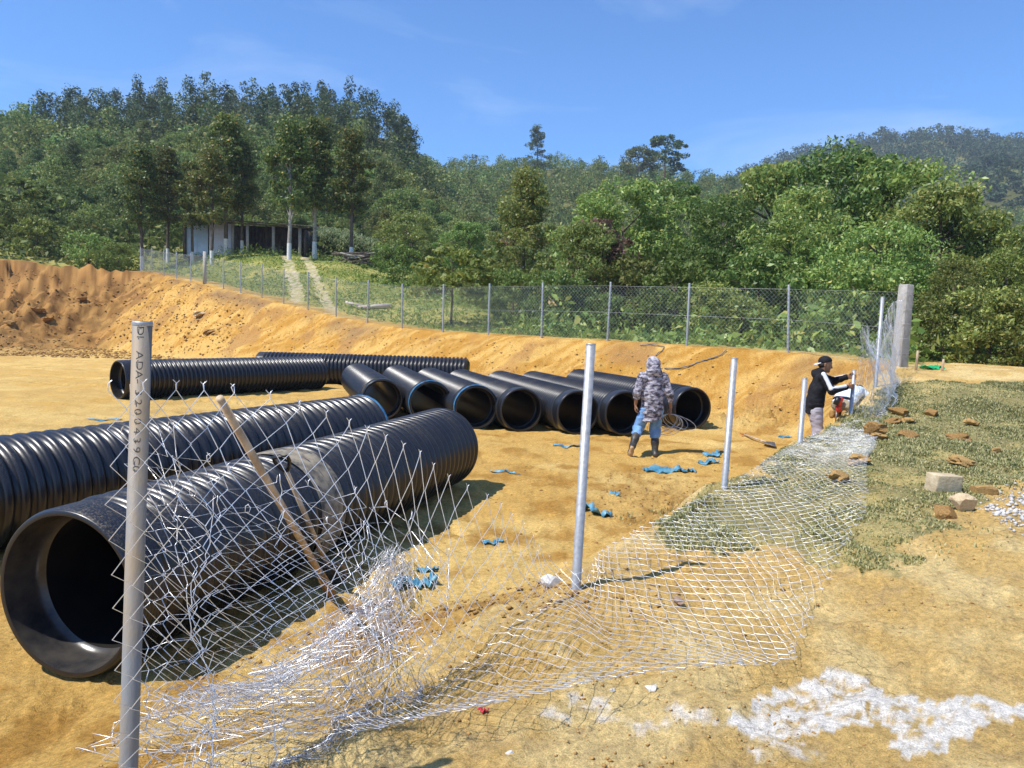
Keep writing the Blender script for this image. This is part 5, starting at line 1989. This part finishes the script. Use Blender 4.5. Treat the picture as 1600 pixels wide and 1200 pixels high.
def reg_clods(rg, n):
    k = rg.integers(0, 3, n)
    c = np.stack([g1, g2, g3])[k]
    sg = A3([[.8, 1.1], [.75, .33], [1.6, .9]])[k]
    p = c + rg.normal(0, 1, (n, 2)) * sg
    return p[:, 0], p[:, 1]


pebbles('loose_clods', 3600, reg_clods, .004, .026, M['clod_brown'], 'loose brown clods thrown up along the trench', 2)
GP = gpoly([(1530, 800), (1570, 770), (1660, 755), (1700, 880), (1600, 840), (1560, 815)])
ga = A3(GP)
pebbles('gravel', 2600, lambda rg, n: (rg.uniform(ga[:, 0].min(), ga[:, 0].max(), n), rg.uniform(ga[:, 1].min(), ga[:, 1].max(), n)), .012, .04, M['stone_grey'],
        'grey gravel at the right edge of the ground', 3, lambda X, Y, rg: inpoly(X + rg.normal(0, .12, len(X)), Y + rg.normal(0, .12, len(X)), GP))
rgl = reg_polar


def reg_left(rg, n):
    Y = rg.uniform(38, 58, n)
    X = (rg.uniform(-60, 380, n) - 800) / 1200 * Y
    return X, Y


pebbles('dug_earth_clods', 5000, reg_left, .03, .13, M['clod_brown'], 'lumps of dug earth scattered at the foot of the left bank', 4,
        lambda X, Y, rg: (edge_info(X, Y)[0] > .5) & (edge_info(X, Y)[0] < 13))


def reg_bank(rg, n):
    k = rg.integers(0, 16, n)
    t = rg.uniform(0, 1, n)
    p = FARP[k] + (FARP[np.minimum(k + 1, len(FARP) - 1)] - FARP[k]) * t[:, None]
    dd = rg.uniform(.4, 4.2, n)
    dr = A3([-.25, -.97])
    return p[:, 0] + dr[0] * dd, p[:, 1] + dr[1] * dd


pebbles('bank_crumbs', 5000, reg_bank, .01, .06, M['clod'], 'crumbs of earth lying on the cut bank and along its foot', 6)

# ------------------------------------------------------------------ people: smooth bodies grown from jointed limbs
def surface_nets(f, org, h):
    s = f < 0
    c = [s[a:f.shape[0] - 1 + a, b:f.shape[1] - 1 + b, k:f.shape[2] - 1 + k] for a in (0, 1) for b in (0, 1) for k in (0, 1)]
    cnt = sum(x.astype(np.int8) for x in c)
    mix = (cnt > 0) & (cnt < 8)
    I = np.argwhere(mix)
    idx = np.full(mix.shape, -1, np.int64)
    idx[mix] = np.arange(len(I))
    acc = np.zeros((len(I), 3))
    num = np.zeros(len(I))
    cor = [(a, b, k) for a in (0, 1) for b in (0, 1) for k in (0, 1)]
    for a in range(8):
        for b in range(a + 1, 8):
            A_, B_ = A3(cor[a]), A3(cor[b])
            if np.abs(A_ - B_).sum() != 1:
                continue
            fa = f[tuple((I + A_).T)]
            fb = f[tuple((I + B_).T)]
            x = (fa < 0) != (fb < 0)
            t = np.where(x, fa / (fa - fb + 1e-12), 0)
            acc += np.where(x[:, None], A_ + t[:, None] * (B_ - A_), 0)
            num += x
    v = org + h * (I + acc / num[:, None])
    quads = []
    for ax in range(3):
        e0 = [slice(None)] * 3
        e1 = [slice(None)] * 3
        e0[ax], e1[ax] = slice(0, -1), slice(1, None)
        x = s[tuple(e0)] != s[tuple(e1)]
        E = np.argwhere(x)
        o1, o2 = [(1, 2), (2, 0), (0, 1)][ax]
        E = E[(E[:, o1] > 0) & (E[:, o2] > 0) & (E[:, o1] < f.shape[o1] - 1) & (E[:, o2] < f.shape[o2] - 1)]
        u1, u2 = np.zeros(3, int), np.zeros(3, int)
        u1[o1] = 1
        u2[o2] = 1
        q = np.stack([idx[tuple((E - u1 - u2).T)], idx[tuple((E - u2).T)], idx[tuple(E.T)], idx[tuple((E - u1).T)]], 1)
        neg = s[tuple(E.T)]
        q = np.where(neg[:, None], q, q[:, ::-1])
        quads.append(q)
    return v, np.concatenate(quads)


class Blob:
    def __init__(self):
        self.p = []
        self.cut = []

    def cap(self, a, b, r0, r1=None, k=.03, sx=None):
        self.p.append(('c', A3(a, float), A3(b, float), r0, r0 if r1 is None else r1, k))
        return self

    def ell(self, c, r, k=.03, rot=None):
        self.p.append(('e', A3(c, float), A3(r, float), rot, None, k))
        return self

    def chain(self, pts, rs, k=.03):
        for i in range(len(pts) - 1):
            self.cap(pts[i], pts[i + 1], rs[i], rs[i + 1], k)
        return self

    def build(self, name, m, parent, h=.01, wrinkle=0.0, seed=1):
        lo = np.full(3, 1e9)
        hi = -lo
        bb = []
        for p in self.p:
            if p[0] == 'c':
                a = np.minimum(p[1] - p[3], p[2] - p[4])
                b = np.maximum(p[1] + p[3], p[2] + p[4])
            else:
                rr = p[2] if p[3] is None else np.full(3, p[2].max())
                a, b = p[1] - rr, p[1] + rr
            bb.append((a, b))
            lo, hi = np.minimum(lo, a), np.maximum(hi, b)
        lo = lo - .04
        hi = hi + .04
        n = np.ceil((hi - lo) / h).astype(int) + 1
        f = np.full(n, .5, np.float32)
        ax = [lo[k] + h * np.arange(n[k]) for k in range(3)]
        for p, (a, b) in zip(self.p, bb):
            mg = .07
            i0 = np.clip(((a - mg - lo) / h).astype(int), 0, n - 1)
            i1 = np.clip(((b + mg - lo) / h).astype(int) + 2, 1, n)
            sl = tuple(slice(i0[k], i1[k]) for k in range(3))
            G = np.stack(np.meshgrid(*[ax[k][sl[k]] for k in range(3)], indexing='ij'), -1)
            if p[0] == 'c':
                ab = p[2] - p[1]
                t = np.clip(((G - p[1]) @ ab) / (ab @ ab + 1e-9), 0, 1)
                d = np.linalg.norm(G - p[1] - t[..., None] * ab, axis=-1) - (p[3] + (p[4] - p[3]) * t)
            else:
                q = G - p[1]
                if p[3] is not None:
                    q = q @ A3(Euler(p[3]).to_matrix())
                kk = np.linalg.norm(q / p[2], axis=-1)
                d = (kk - 1) * p[2].min() * np.clip(kk, .6, 1.0)
            k = p[5]
            g = f[sl]
            hh = np.clip(.5 + .5 * (g - d) / k, 0, 1)
            f[sl] = g * (1 - hh) + d * hh - k * hh * (1 - hh)
        if self.cut or wrinkle:
            G = np.stack(np.meshgrid(*ax, indexing='ij'), -1)
            if wrinkle:
                near = np.abs(f) < .04
                W = (fbm(G[near][:, 0] * 14 + G[near][:, 1] * 9, G[near][:, 2] * 22, seed, 3) - .5)
                f[near] += (W * wrinkle).astype(np.float32)
            for fn in self.cut:
                f = np.maximum(f, fn(G).astype(np.float32))
        v, q = surface_nets(f, lo, h)
        return link(name, mesh_arr(name, v, q, True), m, parent)


def hand(B, wrist, dirv, palm, side, curl=.5, s=1.0):
    """palm and five fingers; dirv points to the fingertips, palm is the palm normal, side the thumb side"""
    d = A3(dirv, float)
    d /= np.linalg.norm(d)
    n = A3(palm, float)
    n -= d * (n @ d)
    n /= np.linalg.norm(n)
    t = np.cross(d, n) * side
    w = A3(wrist, float)
    for o in (-.026, -.009, .009, .026):
        B.cap(w + d * .01 + t * o * .7, w + d * .085 * s + t * o, .014, .0125, .012)
    for o, L_ in ((-.030, .060), (-.010, .078), (.010, .084), (.030, .074)):
        b0 = w + d * .085 * s + t * o
        d1 = d * math.cos(curl * .8) + n * math.sin(curl * .8)
        d2 = d * math.cos(curl * 2) + n * math.sin(curl * 2)
        d3 = d * math.cos(curl * 3) + n * math.sin(curl * 3)
        p1 = b0 + d1 * L_ * .45
        p2 = p1 + d2 * L_ * .32
        p3 = p2 + d3 * L_ * .25
        B.chain([b0, p1, p2, p3], [.0105, .0095, .0085, .0075], .004)
    tb = w + d * .03 + t * .026
    td = d * .6 + t * .6 + n * .35
    td /= np.linalg.norm(td)
    p1 = tb + td * .045
    p2 = p1 + (td * .5 + d * .6 + n * curl * .6) * .034
    B.chain([tb, p1, p2], [.014, .0115, .009], .008)


def face(B, c, fwd, s=1.0):
    """head with brow, nose, mouth, chin and ears; c is the centre of the skull, fwd the way it looks"""
    c = A3(c, float)
    f = A3(fwd, float)
    f /= np.linalg.norm(f)
    up = A3([0, 0, 1.]) - f * f[2]
    up /= np.linalg.norm(up)
    r = np.cross(f, up)
    ang = math.atan2(f[1], f[0]) - math.pi / 2
    B.ell(c + up * .02, (.078, .098, .098), .02, (0, 0, ang))
    B.ell(c + f * .03 - up * .05, (.06, .068, .075), .03, (0, 0, ang))
    B.cap(c + f * .092 + up * .005, c + f * .112 - up * .032, .009, .014, .012)
    B.cap(c + f * .088 - up * .068 + r * .018, c + f * .088 - up * .068 - r * .018, .009, .009, .008)
    B.ell(c + f * .075 - up * .105, (.026, .026, .022), .02)
    for s_ in (-1, 1):
        B.cap(c + r * s_ * .078 + up * .01 - f * .005, c + r * s_ * .081 - up * .03 - f * .0, .014, .010, .01)
        B.cap(c + f * .085 + up * .028 + r * s_ * .016, c + f * .078 + up * .026 + r * s_ * .042, .009, .008, .01)


# --- man in grey camouflage hood, seen from behind, walking away with a coil of wire
pw = gnd(1021, 714)
man1 = empty('person', (pw[0] - .06, pw[1], pw[2] + .0), 'person in grey camouflage hooded jacket and blue jeans walking away with a coil of wire', 'person')
man1.rotation_euler = (0, 0, .08)
hipL, hipR = A3([-.095, 0, .87]), A3([.095, .01, .87])
kneeL, kneeR = A3([-.20, .10, .50]), A3([.10, .12, .48])
ankL, ankR = A3([-.37, -.22, .22]), A3([.085, .0, .09])
shL, shR = A3([-.19, .01, 1.41]), A3([.19, .01, 1.41])
elL, elR = A3([-.285, -.05, 1.13]), A3([.285, -.05, 1.12])
wrL, wrR = A3([-.285, .03, .91]), A3([.34, .03, .87])
B = Blob()
face(B, (0, .055, 1.62), (0, 1, -.12))
B.cap((0, .02, 1.42), (0, .035, 1.56), .055, .052)
B.chain([(0, 0, .90), (0, .01, 1.15), (0, .01, 1.36)], [.11, .11, .10], .04)
B.cap((-.15, 0, 1.39), (.15, 0, 1.39), .05)
for sh, el, wr in ((shL, elL, wrL), (shR, elR, wrR)):
    B.chain([sh, el, wr], [.048, .041, .027])
B.chain([hipL, kneeL, ankL], [.075, .052, .038])
B.chain([hipR, kneeR, ankR], [.075, .052, .038])
hand(B, wrL, (.0, .06, -1), (1, 0, 0), 1, .45)
hand(B, wrR, (.02, .10, -1), (-1, 0, 0), 1, .75)
B.build('body', M['skin'], man1, .0068)
J = Blob()
J.chain([(-.07, 0, .66), (-.075, .0, .85), (-.08, .01, 1.1), (-.085, .01, 1.30)], [.11, .112, .108, .098], .06)
J.chain([(.07, 0, .66), (.075, .0, .85), (.08, .01, 1.1), (.085, .01, 1.30)], [.113, .112, .108, .098], .06)
J.chain([(0, -.02, .68), (0, -.02, 1.0), (0, -.02, 1.34)], [.108, .115, .10], .05)
J.cap((-.14, .0, 1.385), (.14, .0, 1.385), .085, .085, .05)
J.chain([shL, elL + A3([0, 0, .02])], [.078, .066], .04)
J.cap(elL, elL + (wrL - elL) * .38, .065, .058, .03)
J.chain([shR, elR + A3([0, 0, .02])], [.08, .067], .04)
J.cap(elR, elR + (wrR - elR) * .42, .066, .06, .03)
J.cut.append(lambda G: .64 + .03 * np.sin(G[..., 0] * 11) - G[..., 2])
J.build('jacket', M['camo'], man1, .0095, .030, 3)
Hd = Blob()
Hd.ell((0, .03, 1.625), (.122, .132, .138), .04)
Hd.ell((0, -.03, 1.50), (.128, .115, .11), .06)
Hd.cap((-.09, -.01, 1.435), (.09, -.01, 1.435), .075, .075, .05)
Hd.cut.append(lambda G: .075 - np.sqrt((G[..., 0] / 1.0) ** 2 + ((G[..., 1] - .17) / 1.2) ** 2 + ((G[..., 2] - 1.61) / 1.3) ** 2))
Hd.build('hood', M['camo'], man1, .0085, .022, 9)
Tr = Blob()
Tr.cap((-.06, .0, .84), (.06, .0, .84), .115, .115, .05)
Tr.chain([hipL + A3([0, 0, -.05]), kneeL, kneeL + (ankL - kneeL) * .30], [.115, .092, .085], .04)
Tr.chain([hipR + A3([0, 0, -.05]), kneeR, kneeR + (ankR - kneeR) * .28], [.115, .095, .09], .04)
Tr.build('jeans', M['jeans'], man1, .0095, .03, 5)
def boot(nm, kn, an, toe, heel, par):
    Bt = Blob()
    Bt.chain([kn + (an - kn) * .22, kn + (an - kn) * .6, an], [.072, .066, .054], .03)
    Bt.cap(an, heel, .05, .04, .03)
    Bt.chain([heel, (heel + toe) / 2, toe], [.043, .046, .04], .03)
    b = Bt.build(nm, M['rubber'], par, .0085)
    dn = np.cross(toe - heel, np.cross(A3([0, 0, 1.]) if abs((toe - heel)[2]) < .15 else A3([0, 1., .2]), toe - heel))
    return b
heR, toR = A3([.08, -.05, .045]), A3([.13, .17, .04])
btR = boot('boot', kneeR, ankR, toR, heR, man1)
heL, toL = A3([-.40, -.29, .21]), A3([-.415, -.22, .03])
btL = boot('boot', kneeL, ankL, toL, heL, man1)
def sole(h, t, off, par):
    S_ = Blob()
    S_.chain([h + off, (h + t) / 2 + off, t + off], [.036, .040, .034], .02)
    S_.build('boot_sole', M['sole'], par, .008)
sole(heR, toR, A3([0, 0, -.022]), btR)
sole(heL, toL, A3([-.005, -.028, -.006]), btL)

# coil of wire hanging from his right hand
hw = man1.matrix_basis @ Vector((wrR + A3([.01, .04, -.12])).tolist())
e = empty('wire_coil', hw, 'loose coil of thin wire hanging from the hooded person\'s right hand', 'wire coil')
rg = np.random.default_rng(4)
mb = MB()
for k in range(9):
    R_ = rg.uniform(.15, .23)
    th = np.linspace(0, 2 * np.pi * rg.uniform(.85, 1.05), 34)
    tilt = rg.uniform(-.7, .7)
    sw = rg.uniform(-.05, .38) if k > 3 else rg.uniform(-.28, .0)
    x = np.sin(th) * R_ * 1.1 + sw * (1 - np.cos(th)) * .5
    z = -R_ * (.8 + .3 * rg.random()) * (1 - np.cos(th)) * .8
    y = np.sin(th) * R_ * tilt * .6 + rg.uniform(-.02, .02)
    mb.tube(np.stack([x, y, z], 1), .0042, 5, False)
mb.build('loops', M['wire_far'], e, True)

# --- man in black jacket steadying the post
pp = A3([PW[4][0], PW[4][1]])
mx, my = pp[0] - .50, pp[1] + .16
man2 = empty('person', (mx, my, min(tz(mx, my), .12) - .02), 'person in black jacket with white sleeve stripes and backward cap holding a post', 'person')
man2.rotation_euler = (0, 0, -math.pi / 2 - .25)
off = pp - A3([mx, my])
ca, sa = math.cos(math.pi / 2 + .25), math.sin(math.pi / 2 + .25)
pl = A3([off[0] * ca - off[1] * sa, off[0] * sa + off[1] * ca])    # post in his own frame
GZ = man2.location.z
hR, hL = A3([pl[0] + .06, pl[1] - .09, 1.33 - GZ]), A3([pl[0] - .05, pl[1] - .08, 1.49 - GZ])
hipL, hipR = A3([-.095, -.02, .87]), A3([.095, -.02, .87])
kneeL, kneeR = A3([-.11, .06, .47]), A3([.11, .03, .47])
ankL, ankR = A3([-.12, .02, .09]), A3([.13, -.10, .09])
shL, shR = A3([-.18, .05, 1.38]), A3([.18, .05, 1.38])
elR = A3([.24, .19, 1.17])
elL = A3([-.22, .28, 1.30])
B = Blob()
face(B, (0, .10, 1.585), (.1, 1, -.22))
B.cap((0, .05, 1.40), (0, .075, 1.53), .055, .052)
B.chain([(0, -.02, .90), (0, .01, 1.15), (0, .04, 1.34)], [.11, .11, .10], .04)
B.cap((-.15, .04, 1.37), (.15, .04, 1.37), .05)
B.chain([shL, elL, hL], [.047, .04, .027])
B.chain([shR, elR, hR], [.047, .04, .027])
for hp, kn, an in ((hipL, kneeL, ankL), (hipR, kneeR, ankR)):
    B.chain([hp, kn, an], [.075, .052, .04])
hand(B, hR, (-.35, 1, .15), (-1, -.2, 0), 1, .42)
hand(B, hL, (.25, 1, .1), (1, -.2, 0), -1, .42)
B.build('body', M['skin'], man2, .0068)
J = Blob()
J.chain([(-.06, -.04, .80), (-.065, -.03, .95), (-.075, .0, 1.15), (-.08, .03, 1.30)], [.125, .128, .118, .105], .06)
J.chain([(.06, -.04, .80), (.065, -.03, .95), (.075, .0, 1.15), (.08, .03, 1.30)], [.125, .128, .118, .105], .06)
J.cap((-.13, .04, 1.365), (.13, .04, 1.365), .075, .075, .05)
J.chain([shL, elL, elL + (hL - elL) * .93], [.076, .062, .045], .035)
J.chain([shR, elR, elR + (hR - elR) * .93], [.076, .064, .046], .035)
J.cap((0, -.03, 1.42), (0, .04, 1.46), .085, .075, .04)
J.cut.append(lambda G: .76 - G[..., 2])
jk = J.build('jacket', M['black_cloth'], man2, .0095, .022, 13)
for sh, el, hd, sg in ((shL, elL, hL, -1), (shR, elR, hR, 1)):
    S_ = Blob()
    o1, o2, o3 = A3([sg * .045, .0, .052]), A3([sg * .042, -.02, .03]), A3([sg * .026, .0, .022])
    S_.chain([sh + o1, el + o2, el + (hd - el) * .88 + o3], [.036, .034, .028], .015)
    S_.build('sleeve_stripe', M['white_cloth'], jk, .009)
Tr = Blob()
Tr.cap((-.06, -.03, .83), (.06, -.03, .83), .115, .115, .05)
for hp, kn, an in ((hipL, kneeL, ankL), (hipR, kneeR, ankR)):
    Tr.chain([hp + A3([0, 0, -.05]), kn, an + A3([0, 0, .02])], [.112, .085, .07], .04)
Tr.build('trousers', M['grey_cloth'], man2, .0095, .026, 15)
for an in (ankL, ankR):
    Bt = Blob()
    Bt.chain([an + A3([0, -.05, -.045]), an + A3([0, .06, -.045]), an + A3([0, .16, -.05])], [.042, .042, .036], .03)
    Bt.build('shoe', M['rubber'], man2, .009)
Cp = Blob()
Cp.ell((0, .095, 1.635), (.090, .110, .088), .02)
Cp.cut.append(lambda G: (1.615 + (G[..., 1] - .1) * .22) - G[..., 2])
cp = Cp.build('cap', M['black_cloth'], man2, .008)
Br = Blob()
for k in range(7):
    a = (k - 3) / 3
    Br.cap((a * .066, .02, 1.605), (a * .052, -.075 + .03 * a * a, 1.575), .008, .007, .014)
Br.build('cap_brim', M['white_cloth'], cp, .0065)
Hr = Blob()
Hr.ell((0, .06, 1.575), (.078, .075, .06), .02)
Hr.build('hair', M['hair'], man2, .009)

# --- third man kneeling behind the leaning mesh
kx, ky = (1327 - 800) / 1200 * 14.0, 14.0
kz = 2.2 - (654 - 521) / 1200 * 14.0
man3 = empty('person', (kx, ky, kz), 'person in pale blue shirt kneeling bent over behind the leaning mesh', 'person')
man3.rotation_euler = (0, 0, -.80)
B = Blob()
face(B, (0, .50, .46), (0, .7, -.7))
B.chain([(0, -.16, .30), (0, .08, .44), (0, .32, .46)], [.12, .12, .10], .05)
B.cap((0, .32, .46), (0, .44, .46), .055, .05)
B.cap((-.15, .30, .46), (.15, .30, .46), .05)
ARM = {}
for s_ in (-1, 1):
    sh_, el_, hd_ = A3([s_ * .18, .31, .44]), A3([s_ * .24, .40, .22]), A3([s_ * .12, .55, .12])
    ARM[s_] = (sh_, el_, hd_)
    B.chain([sh_, el_, hd_], [.047, .04, .027])
    hand(B, hd_, (-s_ * .3, .9, -.3), (-s_, 0, -.2), s_, .6)
    B.chain([(s_ * .10, -.18, .26), (s_ * .13, .16, .09), (s_ * .11, -.30, .07)], [.08, .055, .04])
B.build('body', M['skin'], man3, .0072)
J = Blob()
J.chain([(-.07, -.15, .32), (-.075, .06, .46), (-.08, .28, .475)], [.125, .135, .115], .06)
J.chain([(.07, -.15, .32), (.075, .06, .46), (.08, .28, .475)], [.125, .135, .115], .06)
for s_ in (-1, 1):
    J.chain([ARM[s_][0], ARM[s_][0] + (ARM[s_][1] - ARM[s_][0]) * .8], [.078, .068], .04)
J.build('shirt', M['shirt'], man3, .0095, .03, 23)
Tr = Blob()
Tr.cap((-.06, -.2, .25), (.06, -.2, .25), .13, .13, .05)
for s_ in (-1, 1):
    Tr.chain([(s_ * .10, -.18, .24), (s_ * .13, .16, .10), (s_ * .11, -.26, .085)], [.11, .09, .072], .03)
tr3 = Tr.build('trousers', M['khaki'], man3, .0095, .026, 25)
W_ = Blob()
W_.cap((-.07, -.225, .30), (.07, -.225, .30), .122, .122, .04)
W_.cut.append(lambda G: np.abs((G[..., 2] - .335) + (G[..., 1] + .2) * 1.1) - .03)
W_.build('waistband', M['navy'], tr3, .009)
for s_ in (-1, 1):
    Bt = Blob()
    Bt.chain([(s_ * .11, -.26, .08), (s_ * .11, -.36, .085)], [.06, .056], .03)
    Bt.chain([(s_ * .11, -.38, .13), (s_ * .11, -.39, .05)], [.047, .04], .03)
    Bt.build('work_boot', M['clod_brown'], man3, .009)
Cp = Blob()
Cp.ell((0, .485, .51), (.09, .105, .085), .02, (-.7, 0, 0))
Cp.build('cap', M['navy'], man3, .009)

# power tool standing on the bank behind him
tx, ty = (1310 - 800) / 1200 * 13.7, 13.7
e = empty('power_tool', (tx, ty, tz(tx, ty)), 'small red and black power tool beside the kneeling person', 'power tool')
hgt = max(0.05, (2.2 - (642 - 521) / 1200 * 13.7) - tz(tx, ty))
mb = MB()
mb.tube([(-.02, 0, hgt + .10), (.03, 0, hgt + .24)], A3([.05, .046]), 14)
mb.build('motor_housing', M['black_plastic'], e, True)
mb = MB()
mb.box((.06, 0, hgt + .16), (.07, .07, .16), (0, .3, 0), taper=.8)
mb.box((.03, 0, hgt + .03), (.09, .06, .12), (0, -.2, 0), taper=.8)
mb.build('body_shell', M['tool_red'], e)
mb = MB()
mb.tube([(.01, 0, -.03), (.0, 0, hgt * .5), (.01, 0, hgt)], A3([.012, .012, .02]), 8)
mb.build('bit', M['steel_dark'], e, True)

# ------------------------------------------------------------------ air
mb = MB()
mb.box((0, 0, 118), (2000, 2000, 260))
me = mb.mesh('haze')
hm = bpy.data.materials.new('thin_haze')
hm.use_nodes = True
hm.node_tree.nodes.remove(hm.node_tree.nodes['Principled BSDF'])
pv = N(hm.node_tree, 'ShaderNodeVolumePrincipled')
pv.inputs['Color'].default_value = (0.72, 0.84, 1.0, 1)
pv.inputs['Density'].default_value = 0.0003
pv.inputs['Anisotropy'].default_value = 0.0
hm.node_tree.links.new(pv.outputs['Volume'], hm.node_tree.nodes['Material Output'].inputs['Volume'])
o = link('haze', me, hm)
tag(o, 'thin bluish haze filling the air over the valley', 'haze', None, 'stuff')
